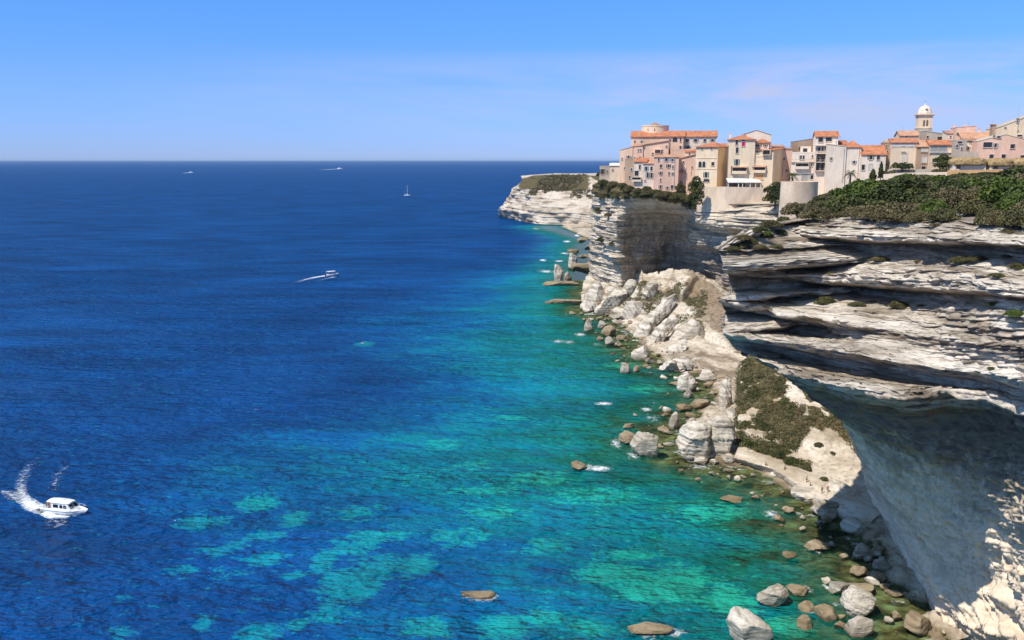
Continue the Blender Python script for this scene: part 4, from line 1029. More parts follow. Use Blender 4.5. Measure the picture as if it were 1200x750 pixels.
# ------------------------------------------------------------------ people
M['skin'] = flat_mat('tanned_skin', (.42, .24, .15), .6, .3)
M['hair'] = flat_mat('dark_hair', (.03, .02, .015), .6, .3)
M['cloth_red'] = flat_mat('red_cloth', (.40, .03, .04), .85, .1)
M['cloth_black'] = flat_mat('black_cloth', (.03, .03, .035), .85, .1)
M['cloth_white'] = flat_mat('white_cloth', (.75, .74, .72), .85, .1)
M['cloth_blue'] = flat_mat('blue_cloth', (.05, .10, .30), .85, .1)
M['cloth_pink'] = flat_mat('pink_cloth', (.55, .18, .2), .85, .1)
def skin_obj(name, verts, edges, radii, mat, parent=None, root=0, sub=1):
    me = bpy.data.meshes.new(name); me.from_pydata(verts, edges, []); me.materials.append(mat)
    o = link(bpy.data.objects.new(name, me), parent)
    md = o.modifiers.new('skin', 'SKIN'); md.use_smooth_shade = True
    sv = me.skin_vertices[0].data if me.skin_vertices else None
    if sv is None:
        me.skin_vertices.new() if hasattr(me.skin_vertices, 'new') else None
        sv = me.skin_vertices[0].data
    for i, r in enumerate(radii):
        sv[i].radius = (r, r) if not isinstance(r, tuple) else r; sv[i].use_root = (i == root)
    s2 = o.modifiers.new('sub', 'SUBSURF'); s2.levels = sub; s2.render_levels = sub
    return o

def person(loc, rz, label, pose='stand', top='cloth_red', bottom='cloth_black', group=None, arm=0.25):
    root = empty('person', loc, rz)
    hz = {'stand': .94, 'sit': .14}[pose]
    V = [(0, 0, hz), (0, .01, hz + .25), (0, 0, hz + .46), (0, -.02, hz + .57), (0, -.03, hz + .66), (0, -.035, hz + .78)]
    Rr = [.135, .125, .15, .055, .085, .07]; Ed = [(0, 1), (1, 2), (2, 3), (3, 4), (4, 5)]
    def add(chain, rr, at):
        p = at
        for v, r in zip(chain, rr):
            V.append(v); Rr.append(r); Ed.append((p, len(V) - 1)); p = len(V) - 1
    legs = {}
    for s in (-1, 1):
        if pose == 'stand':
            add([(s*.09, 0, hz - .06), (s*.10, -.03 + .04*s, .50), (s*.11, .02 + .06*s, .08), (s*.12, -.10 + .06*s, .035)], [.095, .062, .045, .035], 0)
        else:
            add([(s*.10, -.06, hz), (s*.13, -.38, hz + .30), (s*.13, -.62, .08), (s*.13, -.74, .035)], [.095, .062, .045, .035], 0)
        if pose == 'stand':
            add([(s*.19, .0, hz + .45), (s*(.25 + arm*.2), .02, hz + .19), (s*(.24 + arm*.3), -.12, hz - .04), (s*(.24 + arm*.3), -.17, hz - .13)], [.058, .045, .035, .028], 2)
        else:
            add([(s*.19, .0, hz + .45), (s*.27, -.10, hz + .22), (s*.20, -.32, hz + .20), (s*.17, -.40, hz + .22)], [.058, .045, .035, .028], 2)
    skin_obj('body', V, Ed, Rr, M['skin'], root)
    skin_obj('hair', [(0, .03, hz + .66), (0, .01, hz + .77), (0, -.01, hz + .81)], [(0, 1), (1, 2)], [.075, .085, .05], M['hair'], root)
    if top: skin_obj('shirt', [(0, .005, hz + .12), (0, .01, hz + .25), (0, 0, hz + .45), (-.21, .0, hz + .41), (.21, .0, hz + .41)], [(0, 1), (1, 2), (2, 3), (2, 4)], [.15, .145, .165, .07, .07], M[top], root)
    if pose == 'stand':
        skin_obj('shorts', [(0, 0, hz + .05), (-.095, 0, hz - .08), (-.10, -.01, hz - .30), (.095, 0, hz - .08), (.10, .01, hz - .30)], [(0, 1), (1, 2), (0, 3), (3, 4)], [.15, .115, .09, .115, .09], M[bottom], root)
    else:
        skin_obj('shorts', [(0, 0, hz + .03), (-.10, -.08, hz + .02), (-.12, -.25, hz + .16), (.10, -.08, hz + .02), (.12, -.25, hz + .16)], [(0, 1), (1, 2), (0, 3), (3, 4)], [.15, .115, .09, .115, .09], M[bottom], root)
    return tag(root, label, 'person', group)
def on_talus(px, py):
    p = pick(grid_px(TALUS), px, py); return (float(p[0]), float(p[1]), float(p[2]) - .03)
person(on_talus(963,576), .4, 'bather in black shorts standing on the white slab at the beach end', 'stand', None, 'cloth_black', 'bathers on the pale beach')
person(on_talus(969,575), -.6, 'person in a red shirt standing beside the bather in black shorts', 'stand', 'cloth_red', 'cloth_black', 'bathers on the pale beach')
person(on_talus(945,563), .2, 'person in a white shirt standing midway along the pale beach', 'stand', 'cloth_white', 'cloth_blue', 'bathers on the pale beach')
person(on_talus(948,567), 1.2, 'bather in blue shorts sitting on the pale beach by the white shirt', 'sit', None, 'cloth_blue', 'bathers on the pale beach')
person(on_talus(920,547), -.4, 'person in a pink shirt sitting near the scrub on the pale path', 'sit', 'cloth_pink', 'cloth_black', 'bathers on the pale beach')
person(on_talus(896,543), .9, 'bather in black shorts sitting at the boulder end of the path', 'sit', None, 'cloth_black', 'bathers on the pale beach')

# ------------------------------------------------------------------ boats
M['gel'] = flat_mat('white_gelcoat', (.80, .80, .78), .25, .5, .03)
M['gel_grey'] = flat_mat('grey_gelcoat', (.45, .47, .5), .35, .4, .05)
M['boat_glass'] = flat_mat('dark_boat_glass', (.012, .016, .022), .08, .6, .05)
M['boat_blue'] = flat_mat('blue_boot_stripe', (.03, .06, .16), .4, .4, .05)
M['steel'] = flat_mat('steel_rail', (.6, .6, .6), .3, .5, .05)
M['deck'] = flat_mat('boat_deck', (.55, .50, .42), .7, .2, .08)
M['rubber'] = flat_mat('black_rubber', (.02, .02, .022), .7, .2, .05)

def hull_mesh(name, L, B, D, mat, parent, deckz=.0, draft=.5, sheer=.35, nseg=28):
    """planing hull, bow towards +x; x from -L/2 to L/2"""
    prof = [(0.0, -1.0), (.55, -.72), (.86, -.30), (.96, .25), (1.0, 1.0), (.93, 1.0), (.90, .82)]
    V = []; Fq = []
    for i in range(nseg + 1):
        t = i / nseg; x = -L / 2 + L * t
        b = B / 2 * (1 - max(0, (t - .45) / .55)**2.4) * (.92 + .08 * min(1, t * 4)); b = max(b, .03)
        kz = draft * (1 - max(0, (t - .72) / .28)**2 * 1.5)
        top = D * (1 + sheer * t * t)
        flare = 1 + .0 * t
        for sgn, pr in ((-1, prof[::-1]), (1, prof[1:])):
            for q, zz in pr:
                z = -kz * -zz if zz < 0 else top * zz
                z = kz * zz if zz < 0 else top * zz
                xx = x + (.10 * L * max(0, t - .6) / .4 * (max(zz, 0)) if True else 0)
                V.append((xx, sgn * b * q, z))
    n = 2 * len(prof) - 1
    for i in range(nseg):
        for k in range(n - 1): Fq.append((i*n+k, i*n+k+1, (i+1)*n+k+1, (i+1)*n+k))
    me = bpy.data.meshes.new(name); me.from_pydata(V, [], Fq + [tuple(range(n))]); me.materials.append(mat)
    import bmesh
    bm = bmesh.new(); bm.from_mesh(me); bmesh.ops.recalc_face_normals(bm, faces=bm.faces); bm.to_mesh(me); bm.free()
    me.polygons.foreach_set('use_smooth', [True] * len(me.polygons))
    return link(bpy.data.objects.new(name, me), parent)

def deck_mesh(name, L, B, z0, mat, parent, nseg=24, sheer=.35, D=.9):
    V = []; Fq = []
    for i in range(nseg + 1):
        t = i / nseg; x = -L / 2 + L * t; b = B / 2 * .9 * (1 - max(0, (t - .45) / .55)**2.4); b = max(b, .03)
        z = z0 * (1 + sheer * t * t); xx = x + .10 * L * max(0, t - .6) / .4
        V += [(xx, -b, z), (xx, 0, z + .05), (xx, b, z)]
    for i in range(nseg):
        for k in range(2): Fq.append((i*3+k, i*3+k+1, i*3+k+4, i*3+k+3))
    me = bpy.data.meshes.new(name); me.from_pydata(V, [], Fq); me.materials.append(mat)
    return link(bpy.data.objects.new(name, me), parent)

def cabin(x0, x1, b, z0, z1, rake_f=.9, rake_b=.2, tumble=.12, camber=.14):
    """cabin shell with raked ends and an arched roof"""
    V = []; n = 9
    for i, (xb, xt) in enumerate(((x0, x0 + rake_b), (x1, x1 - rake_f))):
        ring = [(xb, -b, z0)]
        for k in range(n):
            u = -1 + 2 * k / (n - 1); ring.append((xt, u * (b - tumble), z1 + camber * (1 - u * u)))
        ring.append((xb, b, z0)); V += ring
    m = n + 2
    Fq = [(k, k + 1, m + k + 1, m + k) for k in range(m - 1)] + [tuple(range(m)), tuple(range(2 * m - 1, m - 1, -1))]
    mb = MB(); mb.add(V, Fq); return mb

def motorboat(loc, rz):
    r = empty('motor_boat', loc, rz)
    tag(r, 'white cabin motor boat with dark windows turning near the lower left, people at its stern', 'boat')
    h = hull_mesh('hull', 10.2, 3.3, .95, M['gel'], r)
    w = MB(); 
    for s in (-1, 1):
        w.tube([(-5.0, s*1.56, .52), (-1, s*1.66, .56), (1.5, s*1.56, .62), (3.6, s*1.05, .78), (5.3, s*.28, .98)], .055, 6)
    w.build('rubbing_strip', M['boat_blue'], r)
    deck_mesh('deck', 10.0, 3.2, .80, M['gel'], r)
    cb = cabin(-2.3, 3.3, 1.36, .82, 2.25, 1.5, .15).build('cabin', M['gel'], r)
    # window panes, 3 cm proud of the cabin side
    for s in (-1, 1):
        for (xa, xb_) in ((-1.75, -.35), (-.05, .75), (.9, 1.75)):
            def side(x, z): return (x, s * (1.36 - .12 * (z - .82) / 1.43 + .03), z)
            mb = MB(); q = [side(xa, 1.30), side(xb_, 1.30), side(xb_ - .12, 1.98), side(xa + .05, 1.98)]
            q2 = [(x, y - s * .05, z) for x, y, z in q]
            mb.add(q + q2, [(0,1,2,3),(7,6,5,4),(0,4,5,1),(1,5,6,2),(2,6,7,3),(3,7,4,0)]).build('window', M['boat_glass'], r)
    for s in (-1, 1):
        def fr(y, f): return (3.3 - 1.5 * f + .03, y, .82 + 1.43 * f)
        mb = MB(); q = [fr(s*.08, .35), fr(s*1.15, .35), fr(s*1.08, .86), fr(s*.08, .86)]
        q2 = [(x - .05, y, z) for x, y, z in q]
        mb.add(q + q2, [(0,1,2,3),(7,6,5,4),(0,4,5,1),(1,5,6,2),(2,6,7,3),(3,7,4,0)]).build('windscreen', M['boat_glass'], r)
    ro = MB(); 
    V = []; n = 11
    for x, bb, dz in ((-3.5, 1.2, 0), (-2.3, 1.4, .03), (0, 1.42, .05), (1.6, 1.3, .02), (2.2, 1.0, -.05)):
        for k in range(n):
            u = -1 + 2*k/(n-1); V.append((x, u*bb, 2.30 + dz + .2*(1-u*u)))
    Fq = [(i*n+k, i*n+k+1, (i+1)*n+k+1, (i+1)*n+k) for i in range(4) for k in range(n-1)]
    V2 = [(x, y, z + .07) for x, y, z in V]; b0 = len(V)
    Fq += [tuple(b0 + j for j in f[::-1]) for f in Fq]
    edge = [k for k in range(n)] + [i*n+n-1 for i in range(1, 5)] + [4*n+k for k in range(n-2, -1, -1)] + [i*n for i in range(3, 0, -1)]
    Fq += [(edge[i], edge[(i+1) % len(edge)], b0 + edge[(i+1) % len(edge)], b0 + edge[i]) for i in range(len(edge))]
    ro.add(V + V2, Fq).build('roof', M['gel'], r, smooth=False)
    po = MB()
    for s in (-1, 1): po.tube([(-3.3, s*1.15, .8), (-3.35, s*1.12, 2.32)], .04, 6)
    po.build('roof_post', M['steel'], r)
    rail = MB()
    for s in (-1, 1):
        top = [(1.2, s*1.45, 1.65), (3.0, s*1.15, 1.78), (4.6, s*.62, 1.9), (5.75, 0, 1.98)]
        rail.tube(top, .03, 5)
        for x, y, z in top[:3]: rail.tube([(x, y, z - .78), (x, y, z)], .025, 5)
    rail.build('bow_rail', M['steel'], r)
    bs = MB()
    for s in (-1, 1): bs.box(-4.7, -3.2, s*.75 - .4, s*.75 + .4, .8, 1.2)
    bs.build('bench', M['gel_grey'], r)
    mast = MB(); mast.tube([(.4, 0, 2.5), (.1, 0, 3.3)], .03, 5); mast.tube([(.15, -.35, 3.0), (.15, .35, 3.0)], .025, 5); mast.build('aerial', M['steel'], r)
    hat = MB(); hat.box(3.4, 4.2, -.35, .35, 1.06, 1.16); hat.build('hatch', M['gel_grey'], r)
    return r
p = atZ(76, 600)
bo = motorboat((p[0], p[1], .12), R(-16))
c_, s_ = math.cos(R(-16)), math.sin(R(-16))
def on_boat(x, y, z): return (p[0] + x*c_ - y*s_, p[1] + x*s_ + y*c_, .12 + z)
person(on_boat(-3.9, -.75, 1.17), R(70), 'person in a red shirt sitting at the stern of the cabin boat', 'sit', 'cloth_red', 'cloth_black', 'people on the cabin boat')
person(on_boat(-4.3, .7, 1.17), R(-110), 'person in a dark red shirt sitting on the far bench of the cabin boat', 'sit', 'cloth_red', 'cloth_blue', 'people on the cabin boat')
person(on_boat(-3.0, -1.0, .8), R(-16), 'person in a red top standing under the cabin boat roof', 'stand', 'cloth_red', 'cloth_black', 'people on the cabin boat')

def open_boat(loc, rz):
    r = empty('launch', loc, rz)
    tag(r, 'small white launch with a flat canopy heading away and trailing a wake', 'boat')
    hull_mesh('hull', 8.2, 2.9, .95, M['gel'], r); deck_mesh('deck', 8.0, 2.8, .62, M['deck'], r)
    cp = MB(); cp.prism([(-1.45, 2.75), (-1.3, 2.92), (0, 3.05), (1.3, 2.92), (1.45, 2.75)], 'x', -3.4, 1.9); cp.build('canopy', M['gel'], r)
    po = MB()
    for x in (-3.2, -.8, 1.6):
        for s in (-1, 1): po.tube([(x, s*1.3, .7), (x, s*1.3, 2.8)], .045, 6)
    po.build('canopy_post', M['steel'], r)
    cs = MB(); cs.box(.6, 1.5, -.9, .9, .65, 1.75); cs.build('console', M['gel'], r)
    gl = MB(); gl.add([(1.52, -.85, 1.75), (1.52, .85, 1.75), (1.3, .8, 2.35), (1.3, -.8, 2.35), (1.48, -.85, 1.75), (1.48, .85, 1.75), (1.26, .8, 2.35), (1.26, -.8, 2.35)], [(0,1,2,3),(7,6,5,4),(0,4,5,1),(1,5,6,2),(2,6,7,3),(3,7,4,0)]).build('windscreen', M['boat_glass'], r)
    bn = MB(); bn.box(-3.5, -2.9, -1.1, 1.1, .65, 1.1); bn.box(-2.2, -1.7, -1.1, 1.1, .65, 1.1); bn.box(-.9, -.4, -1.1, 1.1, .65, 1.1); bn.build('bench', M['deck'], r)
    en = MB(); en.box(-4.75, -4.15, -.3, .3, -.2, 1.35); en.build('outboard_motor', M['rubber'], r)
    return r
q = atZ(389, 323)
open_boat((q[0], q[1], .1), R(38))
person((q[0] - 1.6, q[1] - .9, 1.15), R(38), 'passenger in a pink top sitting under the launch canopy', 'sit', 'cloth_pink', 'cloth_black', 'people on the launch')

def sail_boat(loc, rz):
    r = empty('sailing_boat', loc, rz)
    tag(r, 'sailing boat with a bare mast lying far out on the blue sea', 'boat')
    hull_mesh('hull', 13, 4.0, 1.3, M['gel'], r, draft=.6); deck_mesh('deck', 12.8, 3.9, 1.2, M['gel'], r)
    cabin(-2, 3, 1.2, 1.2, 1.9, .9, .4).build('cabin', M['gel'], r)
    ms = MB(); ms.tube([(1, 0, 1.2), (1, 0, 22)], [.2, .12], 8); ms.tube([(1, -1.1, 12), (1, 1.1, 12)], .06, 5); ms.build('mast', M['gel'], r)
    bm_ = MB(); bm_.tube([(1, 0, 3.0), (-4.6, 0, 3.1)], .26, 8); bm_.build('boom', M['gel'], r)
    rg = MB()
    for e in ((6.9, 0, 1.8), (-6.2, 0, 1.4), (1, 1.8, 1.3), (1, -1.8, 1.3)): rg.tube([(1, 0, 21.8), e], .05, 4)
    rg.build('rigging', M['steel'], r)
    return r
q = atZ(477, 229.3); sail_boat((q[0], q[1], .1), R(20))
def ferry(loc, rz, sc, label):
    r = empty('tour_boat', loc, rz); tag(r, label, 'boat', 'boats near the horizon')
    hull_mesh('hull', 24*sc, 6*sc, 2.2*sc, M['gel'], r)
    b = MB(); b.box(-9*sc, 5*sc, -2.6*sc, 2.6*sc, 2*sc, 4.6*sc); b.box(-6*sc, 3*sc, -2.2*sc, 2.2*sc, 4.6*sc, 6.6*sc); b.build('superstructure', M['gel'], r)
    w = MB(); w.box(-8*sc, 4*sc, -2.66*sc, 2.66*sc, 3*sc, 3.9*sc); w.build('window_band', M['boat_glass'], r)
    return r
q = atZ(398, 198.0); ferry((q[0], q[1], 0), R(5), 1.6, 'white tour boat with a long wake close to the horizon')
q = atZ(224, 202.3); ferry((q[0], q[1], 0), R(8), .9, 'tiny white boat with a short wake far out on the left')
# ------------------------------------------------------------------ the old town
def stucco(name, col, stain=(.40, .27, .18), amt=.4):
    m, nt = new_mat(name); t = NT(nt)
    a = t.noise(t.pos((.10, .10, .05)), 1.0, 6, .65, .4); b = t.noise(t.pos((.7, .7, .22)), 1.0, 5, .7)
    c = t.mix(t.ramp(a, [(.42, 0.), (.68, amt)]), col, stain)
    c = t.mix(t.ramp(b, [(.35, .35), (.6, 0.)]), c, [x * .62 for x in col])
    t.out(t.principled(c, .92, .1, t.bump(b, .4, .1))); return m
M['peach'] = stucco('peach_stucco', (.88, .60, .43)); M['cream'] = stucco('cream_stucco', (.88, .68, .48)); M['pink'] = stucco('pink_stucco', (.88, .57, .43))
M['white_w'] = stucco('white_stucco', (.88, .73, .58), (.48, .36, .27), .4); M['brownst'] = stucco('brown_stone', (0.524, 0.365, 0.251), (.24, .16, .10), .7)
M['greyst'] = stucco('grey_stone', (0.570, 0.479, 0.388), (.28, .21, .15), .7); M['ochre'] = stucco('ochre_wall', (0.707, 0.433, 0.205), (.36, .22, .11), .7)
M['yellow'] = stucco('yellow_stucco', (.86, .67, .46), (.45, .31, .2), .4); M['pale'] = stucco('pale_render', (.88, .70, .53), (.42, .30, .22), .55)
M['beige'] = stucco('beige_rubble_stone', (.80, .62, .46), (.36, .26, .18), .75)
def tiles(name, col, rot):
    m, nt = new_mat(name); t = NT(nt)
    wv = nt.nodes.new('ShaderNodeTexWave'); wv.wave_type = 'BANDS'; wv.bands_direction = 'X'; wv.inputs['Scale'].default_value = 1.1
    nt.links.new(t.objpos((1, 1, 1), (0, 0, rot)), wv.inputs['Vector'])
    n = t.noise(t.pos((.5, .5, .5)), 1., 5, .65)
    c = t.ramp(n, [(.28, [x * .55 for x in col]), (.5, col), (.72, [min(1, x * 1.25 + .03) for x in col])])
    t.out(t.principled(c, .85, .12, t.bump(t.math('ADD', wv.outputs[1], n), .8, .12))); return m
M['tile'] = tiles('terracotta_tiles', (.56, .22, .11), 0); M['tile_pale'] = tiles('faded_terracotta_tiles', (.60, .33, .20), 0); M['tile_old'] = tiles('weathered_terracotta_tiles', (.46, .25, .16), 0)
M['glass'] = flat_mat('dark_window_glass', (.03, .03, .035), .15, .5, .1)
M['shade'] = flat_mat('painted_opening_shade', (.16, .13, .11), .9, .1, .1)  # dark flat colour painting the shade inside openings and loggias
M['frame'] = flat_mat('pale_window_surround', (.66, .56, .46), .8, .1, .06)
M['shutter'] = flat_mat('grey_shutter', (.34, .33, .31), .8, .1, .06); M['magenta'] = flat_mat('magenta_cloth', (.55, .02, .14), .8, .1, .05)
M['awn_w'] = flat_mat('white_canvas', (.62, .58, .52), .9, .1, .1); M['awn_o'] = flat_mat('orange_canvas', (.62, .32, .14), .9, .1, .08)
M['thatch'] = flat_mat('straw_thatch', (.34, .235, .115), .95, .05, .5, 1.2); M['wood'] = flat_mat('dark_wood', (.12, .08, .05), .85, .1, .2)

SHR = random.Random(21)
M['shut_green'] = flat_mat('faded_green_shutter', (.16, .24, .19), .8, .1, .1); M['shut_blue'] = flat_mat('grey_blue_shutter', (.26, .32, .38), .8, .1, .1)
class House:
    def __init__(s, name, label, x0, x1, ye, yb, Y, dep, wall, cat='house', yaw=-12, zb=None, group='houses of the old town', found=4.0):
        s.xc = (x0 + x1) / 2; s.yaw = R(yaw - 6)
        s.O = atY(s.xc, yb, Y); s.n = np.array((math.sin(s.yaw), -math.cos(s.yaw), 0))
        s.zb = s.O[2] if zb is None else zb
        s.root = empty(name, (s.O[0], s.O[1], s.zb), s.yaw); tag(s.root, label, cat, group)
        s.x0 = s.loc(x0, (ye + yb) / 2)[0]; s.x1 = s.loc(x1, (ye + yb) / 2)[0]
        s.h = s.loc(s.xc, ye)[1]; s.d = dep; s.wall = wall; s.k = Y / F
        b = MB(); b.box(s.x0, s.x1, 0, dep, -found, s.h); s.W = b.build('wall', M[wall], s.root)
    def loc(s, px, py):
        r = ray(px, py); o = np.array((0, 0, CAMH)); t = ((s.O - o) @ s.n) / (r @ s.n); p = o + r * t
        dx, dy = p[0] - s.O[0], p[1] - s.O[1]
        return dx * math.cos(s.yaw) + dy * math.sin(s.yaw), p[2] - s.zb
    def roof(s, kind, rise, mat='tile', ov=.4, chim=()):
        x0, x1, d, h, v = s.x0 - ov, s.x1 + ov, s.d, s.h + .02, rise * s.k
        b = MB(); t_ = .22
        if kind == 'gx':        # ridge runs along the front
            b.prism([(-ov, h), (-ov, h + t_), (d / 2, h + v + t_), (d + ov, h + t_), (d + ov, h), (d / 2, h + v)], 'x', x0, x1)
            g = MB(); g.prism([(0, h - .02), (d, h - .02), (d / 2, h + v - .08)], 'x', s.x0 + .03, s.x1 - .03); g.build('gable', M[s.wall], s.root)
        elif kind == 'gy':      # gable to the front
            m_ = (s.x0 + s.x1) / 2
            b.prism([(x0, h), (x0, h + t_), (m_, h + v + t_), (x1, h + t_), (x1, h), (m_, h + v)], 'y', -ov * .6, d + ov)
            g = MB(); g.prism([(s.x0, h - .02), (s.x1, h - .02), (m_, h + v - .08)], 'y', .03, d - .03); g.build('gable', M[s.wall], s.root)
        elif kind == 'mono':    # rises towards the back
            b.prism([(-ov, h), (-ov, h + t_), (d + ov, h + v + t_), (d + ov, h + v)], 'x', x0, x1)
            g = MB(); g.prism([(.0, h - .02), (d, h - .02), (d, h + v - .1)], 'x', s.x0 + .03, s.x1 - .03); g.build('gable', M[s.wall], s.root)
        elif kind in ('slr', 'sll'):   # slopes sideways; r: rises to the right
            a_, c_ = (0, v) if kind == 'slr' else (v, 0)
            b.prism([(x0, h + a_), (x0, h + a_ + t_), (x1, h + c_ + t_), (x1, h + c_)], 'y', -ov, d + ov)
            g = MB(); g.prism([(s.x0, h - .02), (s.x1, h - .02), (s.x1, h + c_ - .05), (s.x0, h + a_ - .05)], 'y', .03, d - .03); g.build('gable', M[s.wall], s.root)
        elif kind == 'hip':
            q = min(d, x1 - x0) / 2 * .95; m_ = d / 2
            A_ = [(x0, -ov, h), (x1, -ov, h), (x1, d + ov, h), (x0, d + ov, h)]
            top = [(x0 + q, m_, h + v), (x1 - q, m_, h + v)]
            low = [(x, y, z + .18) for x, y, z in A_]
            b.add(A_ + low + top, [(0, 3, 2, 1), (0, 1, 5, 4), (1, 2, 6, 5), (2, 3, 7, 6), (3, 0, 4, 7), (4, 5, 9, 8), (5, 6, 9), (6, 7, 8, 9), (7, 4, 8)])
        else:                   # flat with parapet
            p_ = .5
            b.box(s.x0 - .06, s.x1 + .06, -.06, .30, h, h + p_); b.box(s.x0 - .06, s.x1 + .06, d - .30, d + .06, h, h + p_)
            b.box(s.x0 - .06, s.x0 + .30, .303, d - .303, h, h + p_); b.box(s.x1 - .30, s.x1 + .06, .303, d - .303, h, h + p_)
            mat = s.wall if kind == 'flat' else mat
        o = b.build('parapet' if kind == 'flat' else 'roof', M[mat], s.root)
        if kind != 'flat' and SHR.random() < .4:
            lx = s.x0 + (s.x1 - s.x0) * SHR.uniform(.2, .8); zt = h + v * .6
            A = MB(); A.tube([(lx, d * .5, zt - 1), (lx, d * .5, zt + v * .5 + 1.8)], .05, 5); A.tube([(lx - .5, d * .5, zt + v * .5 + 1.6), (lx + .5, d * .5, zt + v * .5 + 1.6)], .04, 4); A.build('aerial', M['shutter'], o)
        for cx, hh in chim:
            lx = s.loc(cx, 100)[0] if True else 0
            c = MB(); zc = h + (v * .3 if kind != 'flat' else 0); c.box(lx - .45, lx + .45, d * .45, d * .45 + .8, zc - .4, h + v + hh * s.k); c.box(lx - .55, lx + .55, d * .45 - .1, d * .45 + .9, h + v + hh * s.k + .003, h + v + hh * s.k + .2)
            c.build('chimney', M['pale'], o)
        return s
    def win(s, *L, kind='window', mat='glass', fr='frame'):
        for px, py, w, h in L:
            cx, cz = s.loc(px, py); a, c = w * s.k / 2, h * s.k / 2
            b = MB(); e = .16
            b.box(cx - a - e, cx - a, -.16, .05, cz - c - e, cz + c + e); b.box(cx + a, cx + a + e, -.16, .05, cz - c - e, cz + c + e)
            b.box(cx - a + .002, cx + a - .002, -.16, .05, cz + c, cz + c + e); b.box(cx - a - e - .05, cx + a + e + .05, -.26, .05, cz - c - e - .12, cz - c - e - .003) if kind == 'window' else None
            f = b.build(kind, M[fr], s.root)
            if kind == 'window' and w < 4.2 and h > 2.2 and mat == 'glass' and SHR.random() < .55:
                o_ = min(a * .9, .55); sm = M[SHR.choice(['shutter', 'shutter', 'wood', 'shut_green', 'shut_blue'])]
                for x_ in (cx - a - e - .02 - o_, cx + a + e + .02): MB().box(x_, x_ + o_, -.10, -.02, cz - c, cz + c).build('shutter', sm, f)
            g = MB(); g.box(cx - a, cx + a, -.05, .04, cz - c, cz + c); g.build('pane' if kind != 'door' else 'door_leaf', M[mat], f)
        return s
    def arch(s, *L):
        for px, py, w, h in L:
            cx, cz = s.loc(px, py); a, c = w * s.k / 2, h * s.k / 2
            def ring(a, c0, zt):
                return [(cx - a, cz - c0)] + [(cx - a * math.cos(q), zt + a * math.sin(q)) for q in np.linspace(0, math.pi, 9)] + [(cx + a, cz - c0)]
            zt = cz + c - a
            f = MB().prism(ring(a + .18, c + .1, zt), 'y', -.10, .04).build('arched_window', M['frame'], s.root)
            MB().prism(ring(a, c, zt), 'y', -.14, -.097).build('pane', M['glass'], f)
        return s
    def loggia(s, *L, mat='shade', par=True):
        """covered balcony: slab, cheeks, lintel and parapet standing out from the wall, dark sheet behind standing in for the shade inside"""
        for px, py, w, h in L:
            cx, cz = s.loc(px, py); a, c = w * s.k / 2, h * s.k / 2; dp = 1.3
            b = MB(); b.box(cx - a - .2, cx + a + .2, -dp, .03, cz - c - .25, cz - c); b.box(cx - a - .2, cx + a + .2, -dp, .03, cz + c, cz + c + .22)
            b.box(cx - a - .2, cx - a, -dp, .03, cz - c + .003, cz + c - .003); b.box(cx + a, cx + a + .2, -dp, .03, cz - c + .003, cz + c - .003)
            if par: b.box(cx - a + .003, cx + a - .003, -dp, -dp + .15, cz - c + .003, cz - c + min(1.0, c * .8))
            f = b.build('balcony', M[s.wall], s.root)
            MB().box(cx - a, cx + a, -.06, .02, cz - c, cz + c).build('back_shade_sheet', M[mat], f)
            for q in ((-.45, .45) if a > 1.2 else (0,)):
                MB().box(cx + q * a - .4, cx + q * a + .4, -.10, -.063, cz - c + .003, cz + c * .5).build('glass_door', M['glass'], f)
        return s
    def slab(s, px, py, w, dp=1.1, mat='frame', rail=True, name='balcony'):
        cx, cz = s.loc(px, py); a = w * s.k / 2
        f = MB().box(cx - a, cx + a, -dp, .02, cz - .2, cz).build(name, M[mat], s.root)
        if rail:
            b = MB(); b.tube([(cx - a + .05, -dp + .06, cz + 1.0), (cx + a - .05, -dp + .06, cz + 1.0)], .035, 5)
            n = max(3, int(a * 2 / .35))
            for i in range(n + 1):
                x = cx - a + .05 + (2 * a - .1) * i / n; b.tube([(x, -dp + .06, cz), (x, -dp + .06, cz + 1.0)], .022, 4)
            b.build('railing', M['shutter'], f)
        return s
    def awn(s, px, py, w, hpx, out=1.8, mat='awn_o', name='awning'):
        cx, cz = s.loc(px, py); a = w * s.k / 2; v = hpx * s.k
        b = MB(); b.prism([(.02, cz + v / 2), (.02, cz + v / 2 - .12), (-out, cz - v / 2 - .12), (-out, cz - v / 2)], 'x', cx - a, cx + a); b.build(name, M[mat], s.root); return s
    def pipe(s, px, ya, yb):
        x, za = s.loc(px, ya); zb = s.loc(px, yb)[1]
        MB().tube([(x, -.12, zb), (x, -.12, za)], .09, 6).build('drainpipe', M['shutter'], s.root); return s

H = House
g_ = 'houses of the old town'
# --- the western heap of houses
H('long_block', 'long block under the round tower with a continuous terracotta roof', 739, 801, 160.5, 205, 462, 16, 'peach', yaw=-6).roof('gx', 7, 'tile', .6).win((744,166,1.6,2.6),(752,166,1.6,2.6),(797.5,164,1.6,4),(797.5,173,1.6,4),(797.5,182,1.6,2),(785,163.5,1.6,1.6),(784,176.5,1.8,2)).arch((791,163.5,5.4,5)).pipe(801,161,200)
H('long_block', 'cream eastern block of the long roofline with three pairs of windows', 801.6, 839, 160.5, 205, 460, 15, 'white_w', yaw=-6).roof('gx', 7, 'tile', .6).win((805.5,164.5,4,3.4),(815.2,164.5,3.6,3.4),(806,173,4,4),(826,164.5,3,3),(835,164.5,3,3))
dr = empty('round_tower', (0, 0, 0)); c = atY(767.5, 154, 474); rr = 15.6 * 474 / F; z1 = atY(767, 147.2, 474)[2] - c[2]
dr.location = (c[0], c[1], c[2] - 2); tag(dr, 'squat round stone tower rising over the long terracotta roof', 'tower')
